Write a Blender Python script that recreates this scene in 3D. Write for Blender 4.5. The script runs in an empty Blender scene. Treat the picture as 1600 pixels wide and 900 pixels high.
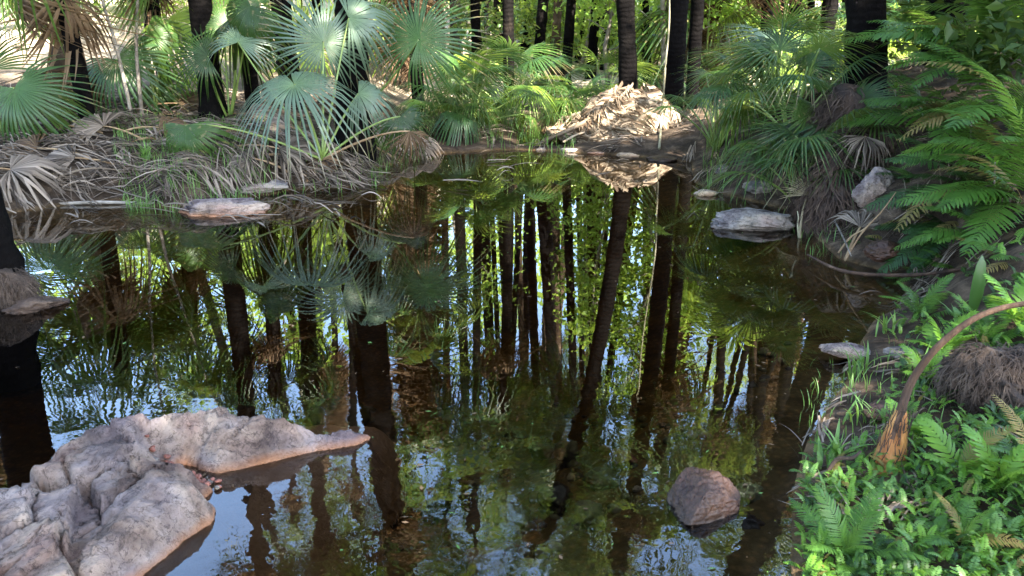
import bpy, math, random
import numpy as np
from mathutils import Vector, Matrix
R = math.radians
rng = np.random.default_rng(7)
random.seed(7)
SC = bpy.context.scene
COL = SC.collection

# ------------------------------------------------------------------ camera, sky, sun, exposure
PITCH, FPX, CH = R(19.0), 1256.0, 1.6
cam_d = bpy.data.cameras.new('camera'); cam = bpy.data.objects.new('camera', cam_d); COL.objects.link(cam)
cam.location = (0, 0, CH); cam.rotation_euler = (R(90) - PITCH, 0, 0)
cam_d.sensor_width = 36; cam_d.lens = FPX / 1600 * 36; cam_d.clip_end = 500; cam_d.clip_start = 0.05
SC.camera = cam
SUN_EL, SUN_AZ = 46.0, 146.0          # azimuth measured clockwise from +Y
w = bpy.data.worlds.new('World'); SC.world = w; w.use_nodes = True
nt = w.node_tree; bg = nt.nodes['Background']; bg.inputs[1].default_value = 0.15
sky = nt.nodes.new('ShaderNodeTexSky'); sky.sky_type = 'NISHITA'; sky.sun_disc = False
sky.sun_elevation = R(SUN_EL); sky.sun_rotation = R(SUN_AZ)
nt.links.new(sky.outputs[0], bg.inputs[0])
sd = bpy.data.lights.new('sun', 'SUN'); sd.energy = 5.0; sd.angle = R(0.55); sd.color = (1, .95, .84)
sun = bpy.data.objects.new('sun', sd); COL.objects.link(sun)
to_sun = Vector((math.sin(R(SUN_AZ)) * math.cos(R(SUN_EL)), math.cos(R(SUN_AZ)) * math.cos(R(SUN_EL)), math.sin(R(SUN_EL))))
sun.rotation_euler = to_sun.to_track_quat('Z', 'Y').to_euler(); sun.location = (0, 0, 30)
vs = SC.view_settings; vs.view_transform = 'Standard'; vs.look = 'None'; vs.exposure = 3.45; vs.gamma = 1; vs.use_curve_mapping = False
cy = SC.cycles; cy.max_bounces = 9; cy.diffuse_bounces = 4; cy.glossy_bounces = 3; cy.transmission_bounces = 4
cy.transparent_max_bounces = 12; cy.sample_clamp_indirect = 6; cy.use_denoising = True
cy.caustics_reflective = False; cy.caustics_refractive = False

# ------------------------------------------------------------------ photo geometry helpers
_f = Vector((0, math.cos(PITCH), -math.sin(PITCH))); _u = Vector((0, math.sin(PITCH), math.cos(PITCH)))
def ray(px, py): return _f * FPX + Vector((1, 0, 0)) * (px - 800) + _u * (450 - py)
def gp(px, py, z=0.0):
    d = ray(px, py); t = (z - CH) / d.z; return Vector((0, 0, CH)) + d * t
def atY(px, py, Y):
    d = ray(px, py); return Vector((0, 0, CH)) + d * (Y / d.y)
def refl(px, py, Y):
    p = atY(px, py, Y); p.z = -p.z; return p

# ------------------------------------------------------------------ noise
def _hash(ix, iy, iz, s):
    h = (ix.astype(np.int64) * 374761393 + iy.astype(np.int64) * 668265263 + iz.astype(np.int64) * 2147483647 + s * 974711) & 0xffffffff
    h = ((h ^ (h >> 13)) * 1274126177) & 0xffffffff
    h = h ^ (h >> 16)
    return (h & 0xffff) / 65535.0
def vnoise(p, s=0):
    p = np.asarray(p, float); i = np.floor(p).astype(np.int64); f = p - i; f = f * f * (3 - 2 * f)
    out = 0
    for dx in (0, 1):
        for dy in (0, 1):
            for dz in (0, 1):
                wgt = (f[..., 0] if dx else 1 - f[..., 0]) * (f[..., 1] if dy else 1 - f[..., 1]) * (f[..., 2] if dz else 1 - f[..., 2])
                out = out + wgt * _hash(i[..., 0] + dx, i[..., 1] + dy, i[..., 2] + dz, s)
    return out * 2 - 1
def fbm(p, oct=4, s=0, gain=.5):
    p = np.asarray(p, float); a, o, n = 1.0, 0, 0
    for k in range(oct):
        o = o + a * vnoise(p * (2.03 ** k) + 17.3 * k, s + k); n += a; a *= gain
    return o / n
def p3(x, y, z=0.0):
    x = np.asarray(x, float); return np.stack([x, np.broadcast_to(y, x.shape), np.broadcast_to(z, x.shape)], -1)
def worley(x, y, pts):
    d1 = np.full(x.shape, 9.0); d2 = d1.copy(); idx = np.zeros(x.shape, int)
    for k, (a, b) in enumerate(pts):
        d = np.hypot(x - a, y - b); m = d < d1
        d2 = np.where(m, d1, np.minimum(d2, d)); idx = np.where(m, k, idx); d1 = np.where(m, d, d1)
    return d1, d2, idx

def sdf(x, y, poly):       # negative inside
    x = np.asarray(x, float); y = np.asarray(y, float)
    dm = np.full(x.shape, 1e9); ins = np.zeros(x.shape, bool); n = len(poly)
    for i in range(n):
        ax, ay = poly[i][0], poly[i][1]; bx, by = poly[(i + 1) % n][0], poly[(i + 1) % n][1]
        ex, ey = bx - ax, by - ay; L = ex * ex + ey * ey + 1e-12
        t = np.clip(((x - ax) * ex + (y - ay) * ey) / L, 0, 1)
        dm = np.minimum(dm, (x - ax - t * ex) ** 2 + (y - ay - t * ey) ** 2)
        c = ((ay > y) != (by > y)) & (x < ex * (y - ay) / (ey if abs(ey) > 1e-12 else 1e-12) + ax)
        ins ^= c
    d = np.sqrt(dm); return np.where(ins, -d, d)
def sst(a, b, x):
    t = np.clip((x - a) / (b - a), 0, 1); return t * t * (3 - 2 * t)

# ------------------------------------------------------------------ mesh builder
class MB:
    def __init__(s): s.v = []; s.f = []; s.m = []; s.n = 0
    def add(s, v, f, m=0):
        v = np.asarray(v, float).reshape(-1, 3)
        s.v.append(v); o = s.n
        s.f.extend([tuple(int(i) + o for i in q) for q in f]); s.m.extend([m] * len(f)); s.n += len(v)
    def tube(s, pts, rad, sides=6, m=0, cap=True, jit=0):
        pts = np.asarray([tuple(p) for p in pts], float); n = len(pts)
        rad = np.broadcast_to(np.asarray(rad, float), (n,)); t = np.gradient(pts, axis=0)
        t /= np.linalg.norm(t, axis=1)[:, None] + 1e-9
        a = np.array([0, 0, 1.0]) if abs(t[0][2]) < .9 else np.array([1.0, 0, 0])
        u = np.cross(t, a); u /= np.linalg.norm(u, axis=1)[:, None] + 1e-9; b = np.cross(t, u)
        an = np.linspace(0, 2 * math.pi, sides, endpoint=False)
        rr = rad[:, None] * np.ones((1, sides))
        if jit: rr = rr * (1 + jit * (rng.random((n, sides)) - .5))
        v = pts[:, None] + rr[..., None] * (np.cos(an)[None, :, None] * u[:, None] + np.sin(an)[None, :, None] * b[:, None])
        f = []
        for i in range(n - 1):
            for j in range(sides):
                k = (j + 1) % sides; f.append((i * sides + j, i * sides + k, (i + 1) * sides + k, (i + 1) * sides + j))
        if cap: f.append(tuple(range(sides))[::-1]); f.append(tuple((n - 1) * sides + j for j in range(sides)))
        s.add(v, f, m)
    def ribbon(s, pts, wid, side, m=0, fold=0.0):
        pts = np.asarray([tuple(p) for p in pts], float); n = len(pts); wid = np.broadcast_to(np.asarray(wid, float), (n,))
        side = np.asarray(side, float); side = np.broadcast_to(side, (n, 3))
        if fold:
            t = np.gradient(pts, axis=0); nn = np.cross(side, t); nn /= np.linalg.norm(nn, axis=1)[:, None] + 1e-9
            v = np.concatenate([pts - side * wid[:, None], pts + nn * (wid * fold)[:, None], pts + side * wid[:, None]])
            f = []
            for i in range(n - 1): f += [(i, n + i, n + i + 1, i + 1), (n + i, 2 * n + i, 2 * n + i + 1, n + i + 1)]
        else:
            v = np.concatenate([pts - side * wid[:, None], pts + side * wid[:, None]])
            f = [(i, n + i, n + i + 1, i + 1) for i in range(n - 1)]
        s.add(v, f, m)
    def put(s, other, M=None, m=None):      # merge another builder, transformed
        v = np.concatenate(other.v)
        if M is not None:
            A = np.array(M); v = v @ A[:3, :3].T + A[:3, 3]
        o = s.n; s.v.append(v); s.n += len(v)
        s.f.extend([tuple(i + o for i in q) for q in other.f]); s.m.extend(other.m if m is None else [m] * len(other.f))
    def mesh(s, name, mats, smooth=True):
        me = bpy.data.meshes.new(name); v = np.concatenate(s.v)
        me.vertices.add(len(v)); me.vertices.foreach_set('co', v.astype(np.float32).ravel())
        ln = np.array([len(q) for q in s.f]); st = np.concatenate([[0], np.cumsum(ln)[:-1]])
        me.loops.add(int(ln.sum())); me.loops.foreach_set('vertex_index', np.fromiter((i for q in s.f for i in q), int))
        me.polygons.add(len(ln)); me.polygons.foreach_set('loop_start', st); me.polygons.foreach_set('loop_total', ln)
        for mm in (mats if isinstance(mats, (list, tuple)) else [mats]): me.materials.append(mm)
        me.polygons.foreach_set('material_index', np.array(s.m, int))
        me.polygons.foreach_set('use_smooth', np.full(len(ln), smooth))
        me.update(calc_edges=True); return me

def ob(name, me, parent=None, M=None):
    if isinstance(me, tuple): me = me[0].mesh(name, me[1])
    o = bpy.data.objects.new(name, me); COL.objects.link(o)
    if parent is not None: o.parent = parent
    if M is not None: o.matrix_basis = M
    return o
def tag(o, label, cat, group=None, kind=None):
    if label: o['label'] = label
    if cat: o['category'] = cat
    if group: o['group'] = group
    if kind: o['kind'] = kind
    return o
def thing(name, label, cat, loc, group=None):
    o = bpy.data.objects.new(name, None); COL.objects.link(o); o.location = loc; o.empty_display_size = .1
    return tag(o, label, cat, group)
ORD = ['first', 'second', 'third', 'fourth', 'fifth', 'sixth', 'seventh', 'eighth', 'ninth', 'tenth', 'eleventh', 'twelfth', 'thirteenth',
       'fourteenth', 'fifteenth', 'sixteenth', 'seventeenth', 'eighteenth', 'nineteenth', 'twentieth'] + ['twenty-' + q for q in
       ('first', 'second', 'third', 'fourth', 'fifth', 'sixth', 'seventh', 'eighth', 'ninth')] + ['thirtieth'] + ['thirty-' + q for q in
       ('first', 'second', 'third', 'fourth', 'fifth', 'sixth', 'seventh', 'eighth', 'ninth')] + ['fortieth'] + ['forty-' + q for q in
       ('first', 'second', 'third', 'fourth', 'fifth', 'sixth', 'seventh', 'eighth', 'ninth')]

# ------------------------------------------------------------------ materials
def nodes(name):
    m = bpy.data.materials.new(name); m.use_nodes = True; t = m.node_tree; t.nodes.clear()
    out = t.nodes.new('ShaderNodeOutputMaterial'); return m, t, out
def N(t, k, **kw):
    n = t.nodes.new(k)
    for a, b in kw.items():
        if a in n.inputs: n.inputs[a].default_value = b
        else: setattr(n, a, b)
    return n
def ramp(t, fac, stops):
    r = t.nodes.new('ShaderNodeValToRGB'); t.links.new(fac, r.inputs[0]); e = r.color_ramp.elements
    while len(e) > 1: e.remove(e[-1])
    e[0].position = stops[0][0]; e[0].color = (*stops[0][1], 1)
    for p, c in stops[1:]:
        x = e.new(p); x.color = (*c, 1)
    return r.outputs[0]
def mixc(t, a, b, fac, mode='MIX'):
    m = t.nodes.new('ShaderNodeMix'); m.data_type = 'RGBA'; m.blend_type = mode
    for s, v in ((6, a), (7, b), (0, fac)):
        if hasattr(v, 'is_linked') or hasattr(v, 'links'): t.links.new(v, m.inputs[s])
        elif s == 0: m.inputs[0].default_value = v
        else: m.inputs[s].default_value = (*v, 1)
    return m.outputs[2]
def math_n(t, op, a, b=None, c=None):
    m = t.nodes.new('ShaderNodeMath'); m.operation = op
    for i, v in enumerate((a, b, c)):
        if v is None: continue
        if hasattr(v, 'links'): t.links.new(v, m.inputs[i])
        else: m.inputs[i].default_value = v
    return m.outputs[0]

def leaf_mat(name, c1, c2, trans=.35, rough=.4, tcol=None, dry=0.0, tipc=None, spec=.5):
    """two tones blended by noise and by object, glossy above, translucent"""
    m, t, out = nodes(name)
    oi = N(t, 'ShaderNodeObjectInfo'); tc = N(t, 'ShaderNodeTexCoord'); nz = N(t, 'ShaderNodeTexNoise', Scale=2.3, Detail=4)
    geo = N(t, 'ShaderNodeNewGeometry')
    t.links.new(tc.outputs['Object'], nz.inputs['Vector'])
    fac = math_n(t, 'ADD', math_n(t, 'MULTIPLY', oi.outputs['Random'], .45), math_n(t, 'MULTIPLY', nz.outputs[0], .6))
    iw = .85 if name.startswith('dry') else .35
    fac = math_n(t, 'ADD', fac, math_n(t, 'MULTIPLY', geo.outputs['Random Per Island'], iw))
    fac = math_n(t, 'SUBTRACT', fac, .2 + (iw - .35) * .5)
    col = mixc(t, c1, c2, fac)
    if dry:
        nz2 = N(t, 'ShaderNodeTexNoise', Scale=9.0, Detail=3); t.links.new(tc.outputs['Object'], nz2.inputs['Vector'])
        col = mixc(t, col, tipc or (.26, .19, .09), math_n(t, 'MULTIPLY', math_n(t, 'GREATER_THAN', nz2.outputs[0], .62), dry))
    if name in ('palm_blue_green', 'palm_mid_green'):
        ln = N(t, 'ShaderNodeVectorMath'); ln.operation = 'LENGTH'; t.links.new(tc.outputs['Object'], ln.inputs[0])
        n7 = N(t, 'ShaderNodeTexNoise', Scale=6.0, Detail=3); t.links.new(tc.outputs['Object'], n7.inputs['Vector'])
        rr_ = math_n(t, 'ADD', ln.outputs['Value'], math_n(t, 'MULTIPLY', math_n(t, 'SUBTRACT', n7.outputs[0], .5), .75))
        tipf = ramp(t, rr_, [(.86, (0, 0, 0)), (.99, (1, 1, 1))])
        col = mixc(t, col, (.22, .16, .08), math_n(t, 'MULTIPLY', tipf, .8))
        hubf = ramp(t, ln.outputs['Value'], [(.0, (1.25, 1.3, .9)), (.35, (1, 1, 1)), (1, (.85, .85, .85))]); col = mixc(t, col, hubf, 1.0, 'MULTIPLY')
    pb = N(t, 'ShaderNodeBsdfPrincipled', Roughness=rough); pb.inputs['Specular IOR Level'].default_value = spec
    t.links.new(col, pb.inputs['Base Color'])
    tr = N(t, 'ShaderNodeBsdfTranslucent')
    t.links.new(mixc(t, col, tcol or (.5, .6, .08), .35), tr.inputs[0])
    mx = N(t, 'ShaderNodeMixShader'); mx.inputs[0].default_value = trans
    t.links.new(pb.outputs[0], mx.inputs[1]); t.links.new(tr.outputs[0], mx.inputs[2]); t.links.new(mx.outputs[0], out.inputs[0])
    return m
def solid_mat(name, stops, scale=6, rough=.85, bump=.3, bscale=30, vec='Object', stretch=(1, 1, 1), detail=6, extra=None, bdist=.01, rings=0):
    m, t, out = nodes(name)
    tc = N(t, 'ShaderNodeTexCoord'); mp = N(t, 'ShaderNodeMapping'); mp.inputs['Scale'].default_value = stretch
    t.links.new(tc.outputs[vec], mp.inputs[0])
    nz = N(t, 'ShaderNodeTexNoise', Scale=scale, Detail=detail, Roughness=.62); t.links.new(mp.outputs[0], nz.inputs['Vector'])
    oi = N(t, 'ShaderNodeObjectInfo')
    fac = math_n(t, 'ADD', nz.outputs[0], math_n(t, 'MULTIPLY', math_n(t, 'SUBTRACT', oi.outputs['Random'], .5), .16))
    col = ramp(t, fac, stops)
    if extra: col = extra(t, col, tc, mp)
    pb = N(t, 'ShaderNodeBsdfPrincipled', Roughness=rough); pb.inputs['Specular IOR Level'].default_value = .03 if name in ('charred_trunk', 'brown_trunk') else .3
    t.links.new(col, pb.inputs['Base Color'])
    b = N(t, 'ShaderNodeBump', Strength=bump, Distance=bdist); n2 = N(t, 'ShaderNodeTexNoise', Scale=bscale, Detail=8, Roughness=.7)
    t.links.new(mp.outputs[0], n2.inputs['Vector'])
    hgt = n2.outputs[0]
    if rings:
        wv = N(t, 'ShaderNodeTexWave', Scale=rings, Distortion=7.0, Detail=4); wv.bands_direction = 'Z'
        t.links.new(tc.outputs['Object'], wv.inputs[0]); hgt = math_n(t, 'ADD', hgt, math_n(t, 'MULTIPLY', wv.outputs[1], .28))
    t.links.new(hgt, b.inputs['Height']); t.links.new(b.outputs[0], pb.inputs['Normal'])
    t.links.new(pb.outputs[0], out.inputs[0]); return m

M = {}
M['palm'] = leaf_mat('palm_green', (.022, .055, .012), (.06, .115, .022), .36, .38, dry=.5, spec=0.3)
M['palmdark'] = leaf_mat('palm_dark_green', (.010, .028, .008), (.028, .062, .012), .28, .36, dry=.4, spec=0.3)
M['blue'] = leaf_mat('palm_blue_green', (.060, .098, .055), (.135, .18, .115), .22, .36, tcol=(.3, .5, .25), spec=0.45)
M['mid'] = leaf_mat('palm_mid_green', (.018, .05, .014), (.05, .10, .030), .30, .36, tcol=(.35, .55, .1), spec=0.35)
M['lit'] = leaf_mat('palm_sunlit_green', (.16, .26, .03), (.30, .40, .07), .5, .45, tcol=(.6, .7, .08))  # lit copy of the palm leaf, sunlight put into the colour
M['fern'] = leaf_mat('fern_green', (.025, .075, .010), (.075, .165, .022), .35, .42, tcol=(.4, .6, .08), spec=0.3)
M['ferndk'] = leaf_mat('fern_dark_green', (.010, .034, .007), (.028, .072, .014), .3, .4, tcol=(.3, .5, .08), spec=0.3)
M['fernold'] = leaf_mat('fern_yellowed', (.10, .11, .02), (.20, .14, .05), .3, .55, tcol=(.5, .4, .1), spec=.2)
M['bright'] = leaf_mat('fern_bright_green', (.045, .13, .012), (.14, .27, .03), .35, .45, tcol=(.5, .7, .08), spec=0.3)
M['broad'] = leaf_mat('broadleaf_green', (.11, .22, .025), (.27, .38, .06), .5, .42, tcol=(.6, .72, .1))
M['canopy'] = leaf_mat('canopy_leaf', (.015, .035, .008), (.04, .075, .017), .3, .45, spec=0.2)
M['grass'] = leaf_mat('grass_green', (.06, .15, .025), (.15, .27, .06), .35, .45)
M['dry'] = leaf_mat('dry_leaf', (.07, .045, .027), (.46, .36, .25), .12, .65, tcol=(.6, .4, .2), spec=0.15)
M['drygrey'] = leaf_mat('dry_grey_leaf', (.022, .015, .010), (.32, .25, .19), .12, .7, tcol=(.5, .4, .3), spec=0.15)
M['drybrown'] = leaf_mat('dry_brown_leaf', (.04, .024, .014), (.22, .14, .078), .2, .65, tcol=(.6, .3, .1), spec=0.15)
M['cream'] = leaf_mat('cream_dry_leaf', (.20, .15, .08), (.38, .31, .19), .15, .6, tcol=(.6, .5, .3), spec=.2)
M['petcream'] = M['cream']
M['petiole'] = leaf_mat('petiole_green', (.10, .17, .03), (.20, .24, .06), .0, .4)
M['petdry'] = solid_mat('petiole_dry', [(.3, (.16, .09, .045)), (.7, (.35, .24, .13))], 8, .7, .3, 60)
M['char'] = solid_mat('charred_trunk', [(.35, (.0025, .002, .002)), (.62, (.006, .005, .0045)), (.76, (.03, .022, .016)), (.92, (.16, .11, .08))], 3.2, .85, .6, 26, stretch=(1, 1, .55), bdist=.03, rings=5)
M['bark'] = solid_mat('brown_trunk', [(.3, (.02, .014, .010)), (.55, (.075, .05, .034)), (.78, (.24, .17, .12))], 4.5, .85, .5, 26, stretch=(1, 1, .5), bdist=.03, rings=6)
M['fibre'] = solid_mat('root_fibre', [(.3, (.02, .013, .009)), (.55, (.065, .043, .03)), (.78, (.16, .115, .085))], 9, .9, .9, 60, bdist=.02)
M['fibredk'] = solid_mat('root_fibre_dark', [(.3, (.025, .016, .012)), (.6, (.075, .045, .03)), (.8, (.18, .12, .08))], 9, .9, .9, 60, bdist=.02)
M['twig'] = solid_mat('twig_bark', [(.3, (.10, .08, .06)), (.7, (.30, .26, .21))], 9, .8, .5, 50)
M['vine'] = solid_mat('pale_vine_bark', [(.3, (.16, .14, .08)), (.7, (.30, .27, .18))], 9, .8, .5, 50)

def wetline(lo=0.0, hi=.035, c=(.34, .15, .07), mix=.85):
    def fn(t, col, tc, mp):
        g = N(t, 'ShaderNodeNewGeometry'); sx = N(t, 'ShaderNodeSeparateXYZ'); t.links.new(g.outputs['Position'], sx.inputs[0])
        nz = N(t, 'ShaderNodeTexNoise', Scale=9.0, Detail=4); t.links.new(g.outputs['Position'], nz.inputs['Vector'])
        z = math_n(t, 'ADD', sx.outputs[2], math_n(t, 'MULTIPLY', math_n(t, 'SUBTRACT', nz.outputs[0], .5), -.04))
        mr = N(t, 'ShaderNodeMapRange'); mr.inputs[1].default_value = lo; mr.inputs[2].default_value = hi
        mr.inputs[3].default_value = mix; mr.inputs[4].default_value = 0; t.links.new(z, mr.inputs[0])
        # fine dark specks and reddish patches that belong to the stone
        n2 = N(t, 'ShaderNodeTexNoise', Scale=42.0, Detail=6, Roughness=.75); t.links.new(tc.outputs['Object'], n2.inputs['Vector'])
        sp = ramp(t, n2.outputs[0], [(.38, (.30, .28, .28)), (.48, (1, 1, 1))])
        col = mixc(t, col, sp, .5, 'MULTIPLY')
        n3 = N(t, 'ShaderNodeTexNoise', Scale=2.6, Detail=5); t.links.new(tc.outputs['Object'], n3.inputs['Vector'])
        rp = ramp(t, n3.outputs[0], [(.36, (.62, .58, .66)), (.47, (1, 1, 1)), (.55, (1.12, 1.03, .86)), (.66, (.95, .74, .64))])
        col = mixc(t, col, rp, .9, 'MULTIPLY')
        n5 = N(t, 'ShaderNodeTexNoise', Scale=9.0, Detail=7, Roughness=.65, Distortion=.6); t.links.new(mp.outputs[0], n5.inputs['Vector'])
        crack_lines = ramp(t, math_n(t, 'ABSOLUTE', math_n(t, 'SUBTRACT', n5.outputs[0], .5)), [(.0, (.16, .14, .14)), (.016, (1, 1, 1))])  # thin dark crack lines put into the colour
        col = mixc(t, col, crack_lines, .75, 'MULTIPLY')
        return mixc(t, col, c, mr.outputs[0])
    return fn
M['rock'] = solid_mat('lilac_sandstone', [(.30, (.075, .052, .048)), (.43, (.21, .158, .142)), (.56, (.33, .262, .232)), (.72, (.46, .385, .335))], 5, .9, 1.0, 20, bdist=.035, detail=10, extra=wetline())
M['rockgrey'] = solid_mat('grey_stone', [(.30, (.05, .045, .04)), (.45, (.19, .165, .15)), (.62, (.33, .295, .27)), (.8, (.45, .41, .38))], 5, .9, 1.0, 24, bdist=.02, detail=9, extra=wetline(0, .03, (.07, .05, .035), .8))
M['rockred'] = solid_mat('red_brown_boulder', [(.3, (.028, .014, .009)), (.52, (.065, .034, .022)), (.68, (.11, .062, .045)), (.84, (.27, .22, .20))], 4, .42, .6, 30, bdist=.01, detail=8, extra=wetline(0, .06, (.022, .013, .008), .85))
M['rocktan'] = solid_mat('tan_stone', [(.3, (.25, .17, .11)), (.6, (.5, .38, .27))], 6, .85, .8, 30, extra=wetline(0, .02, (.12, .08, .05), .6))
M['pebred'] = solid_mat('red_pebble', [(.3, (.10, .035, .025)), (.6, (.28, .11, .075)), (.8, (.40, .24, .19))], 3, .5, .4, 30)
M['rocksub'] = solid_mat('silted_stone', [(.3, (.05, .042, .02)), (.6, (.11, .095, .05)), (.8, (.17, .15, .09))], 6, .9, .4, 20)

def ground_mat():
    m, t, out = nodes('forest_floor')
    g = N(t, 'ShaderNodeNewGeometry'); sx = N(t, 'ShaderNodeSeparateXYZ'); t.links.new(g.outputs['Position'], sx.inputs[0])
    n1 = N(t, 'ShaderNodeTexNoise', Scale=5.0, Detail=9, Roughness=.7); n2 = N(t, 'ShaderNodeTexNoise', Scale=.7, Detail=5)
    vo = N(t, 'ShaderNodeTexVoronoi', Scale=28.0); n4 = N(t, 'ShaderNodeTexNoise', Scale=1.6, Detail=7, Roughness=.65)
    for n in (n1, n2, vo, n4): t.links.new(g.outputs['Position'], n.inputs['Vector'])
    land = ramp(t, n1.outputs[0], [(.3, (.014, .010, .007)), (.5, (.045, .031, .021)), (.70, (.15, .105, .07))])
    sand = ramp(t, n1.outputs[0], [(.3, (.34, .26, .17)), (.7, (.58, .49, .36))])
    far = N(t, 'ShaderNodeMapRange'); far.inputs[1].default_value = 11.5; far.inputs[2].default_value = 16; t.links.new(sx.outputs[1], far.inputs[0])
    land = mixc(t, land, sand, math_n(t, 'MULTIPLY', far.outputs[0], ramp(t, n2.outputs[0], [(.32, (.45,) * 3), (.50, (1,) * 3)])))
    bed = ramp(t, n1.outputs[0], [(.3, (.07, .036, .011)), (.5, (.20, .11, .036)), (.68, (.40, .24, .09))])
    silt = ramp(t, n4.outputs[0], [(.40, (.03, .022, .009)), (.60, (.16, .12, .05)), (.75, (.38, .20, .07))])
    bed = mixc(t, bed, silt, .55)
    peb = ramp(t, vo.outputs['Distance'], [(.0, (1.5, 1.1, .9)), (.5, (.45, .42, .4))])
    bed = mixc(t, bed, peb, .6, 'MULTIPLY')
    uw = N(t, 'ShaderNodeMapRange'); uw.inputs[1].default_value = -.03; uw.inputs[2].default_value = .03; t.links.new(sx.outputs[2], uw.inputs[0])
    col = mixc(t, bed, land, uw.outputs[0])
    pb = N(t, 'ShaderNodeBsdfPrincipled', Roughness=.95); pb.inputs['Specular IOR Level'].default_value = .1
    t.links.new(col, pb.inputs['Base Color'])
    b = N(t, 'ShaderNodeBump', Strength=.9, Distance=.04); t.links.new(n1.outputs[0], b.inputs['Height']); t.links.new(b.outputs[0], pb.inputs['Normal'])
    t.links.new(pb.outputs[0], out.inputs[0]); return m
M['ground'] = ground_mat()

def water_mat():
    m, t, out = nodes('pool_water')
    g = N(t, 'ShaderNodeNewGeometry'); mp = N(t, 'ShaderNodeMapping'); t.links.new(g.outputs['Position'], mp.inputs[0])
    n1 = N(t, 'ShaderNodeTexNoise', Scale=2.2, Detail=2, Roughness=.5); n2 = N(t, 'ShaderNodeTexNoise', Scale=11.0, Detail=2); n3 = N(t, 'ShaderNodeTexNoise', Scale=.9, Detail=2)
    for n in (n1, n2, n3): t.links.new(mp.outputs[0], n.inputs['Vector'])
    # the inflow near the camera side keeps the surface livelier
    sx = N(t, 'ShaderNodeSeparateXYZ'); t.links.new(g.outputs['Position'], sx.inputs[0])
    near = N(t, 'ShaderNodeMapRange'); near.inputs[1].default_value = 3.6; near.inputs[2].default_value = 1.8
    near.inputs[3].default_value = .016; near.inputs[4].default_value = .27; t.links.new(sx.outputs[1], near.inputs[0])
    liv = math_n(t, 'MULTIPLY', near.outputs[0], ramp(t, n3.outputs[0], [(.35, (.35,) * 3), (.65, (1.3,) * 3)]))
    h = math_n(t, 'ADD', math_n(t, 'MULTIPLY', n1.outputs[0], 1.6), math_n(t, 'MULTIPLY', n2.outputs[0], .38))
    h = math_n(t, 'MULTIPLY', h, liv)
    b = N(t, 'ShaderNodeBump', Strength=1.0, Distance=.0125); t.links.new(h, b.inputs['Height'])
    gl = N(t, 'ShaderNodeBsdfGlossy', Roughness=.0); gl.inputs[0].default_value = (1, 1, 1, 1)
    tr = N(t, 'ShaderNodeBsdfTransparent'); tr.inputs[0].default_value = (.97, .95, .90, 1)
    fr = N(t, 'ShaderNodeFresnel', IOR=1.75)
    for n in (gl, fr): t.links.new(b.outputs[0], n.inputs['Normal'])
    mx = N(t, 'ShaderNodeMixShader'); t.links.new(fr.outputs[0], mx.inputs[0]); t.links.new(tr.outputs[0], mx.inputs[1]); t.links.new(gl.outputs[0], mx.inputs[2])
    t.links.new(mx.outputs[0], out.inputs[0])
    va = N(t, 'ShaderNodeVolumeAbsorption', Density=2.9); va.inputs[0].default_value = (.66, .54, .16, 1); t.links.new(va.outputs[0], out.inputs[1]); return m
M['water'] = water_mat()

# ------------------------------------------------------------------ ground and water
shore_px = [(-60, 340), (0, 335), (90, 322), (200, 312), (262, 325), (330, 314), (430, 303), (450, 297), (560, 293), (580, 264), (640, 250), (690, 240),
            (760, 236), (800, 234), (870, 236), (900, 239), (980, 243), (1080, 254), (1085, 285), (1130, 303), (1235, 330), (1275, 372), (1310, 404),
            (1395, 428), (1425, 468), (1365, 500), (1340, 545), (1320, 600), (1285, 650), (1258, 700), (1242, 760), (1238, 830), (1238, 900), (1240, 1100)]
POOL = [tuple(gp(a, b)[:2]) for a, b in shore_px] + [(.9, .3), (.5, -1.5), (-9, -1.5), (-10, 5.5)]
CHAN = [tuple(gp(a, b)[:2]) for a, b in [(805, 206), (868, 203), (905, 222), (885, 231), (812, 229)]]
def H(x, y):
    x = np.asarray(x, float); y = np.asarray(y, float)
    d = np.minimum(sdf(x, y, POOL), sdf(x, y, CHAN) * .6)
    d = d + .10 * fbm(p3(x * 1.7, y * 1.7), 3, 3) * sst(.05, .6, np.abs(d))
    left = sst(-.6, -2.4, x); right = sst(1.7, 2.7, x) * sst(2.0, 4.2, y) * (1 - sst(8.5, 11, y))
    hb = .12 + .30 * left + .10 * sst(1, 2, x)
    z = hb * (1 - np.exp(-np.maximum(d, 0) / .55)) + .02 * sst(0, .05, d)
    z = z + right * (.62 * (1 - np.exp(-np.maximum(d - .12, 0) / .5)) + .20 * np.maximum(x - 2.8, 0))
    z = z + .02 * np.maximum(y - 10, 0) * (d > 0) + .0045 * np.maximum(y - 26, 0) ** 2 * sst(26, 34, y) * (1 - .5 * sst(34, 70, y)) + .02 * np.maximum(-x - 5, 0) ** 1.4
    z = z + np.minimum(.24 * sst(-1.5, -4, x) * np.maximum(y - 11.5, 0) + .12 * np.maximum(y - 17, 0), 4.5 + 1.2 * fbm(p3(x * .2, y * .2), 3, 44))
    z = z + (d > 0) * (.06 * fbm(p3(x * .9, y * .9), 4, 11) + .03 * fbm(p3(x * 4, y * 4), 3, 5)) * sst(0, .5, d)
    dep = -(.05 * sst(0, .06, -d) + .5 * sst(.05, 1.6, -d)) * (1 - .45 * sst(3.6, 2.2, y))
    z = np.where(d < 0, dep + .04 * fbm(p3(x * 3, y * 3), 4, 8) * sst(0.05, .4, -d), z)
    return np.minimum(z, 22)
def axis(lo, hi, fine_lo, fine_hi, step, grow=1.13):
    c = list(np.arange(fine_lo, fine_hi, step)); s = step; a = c[-1]
    while a < hi: s *= grow; a += s; c.append(a)
    s = step; a = c[0]
    while a > lo: s *= grow; a -= s; c.insert(0, a)
    return np.array(c)
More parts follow.
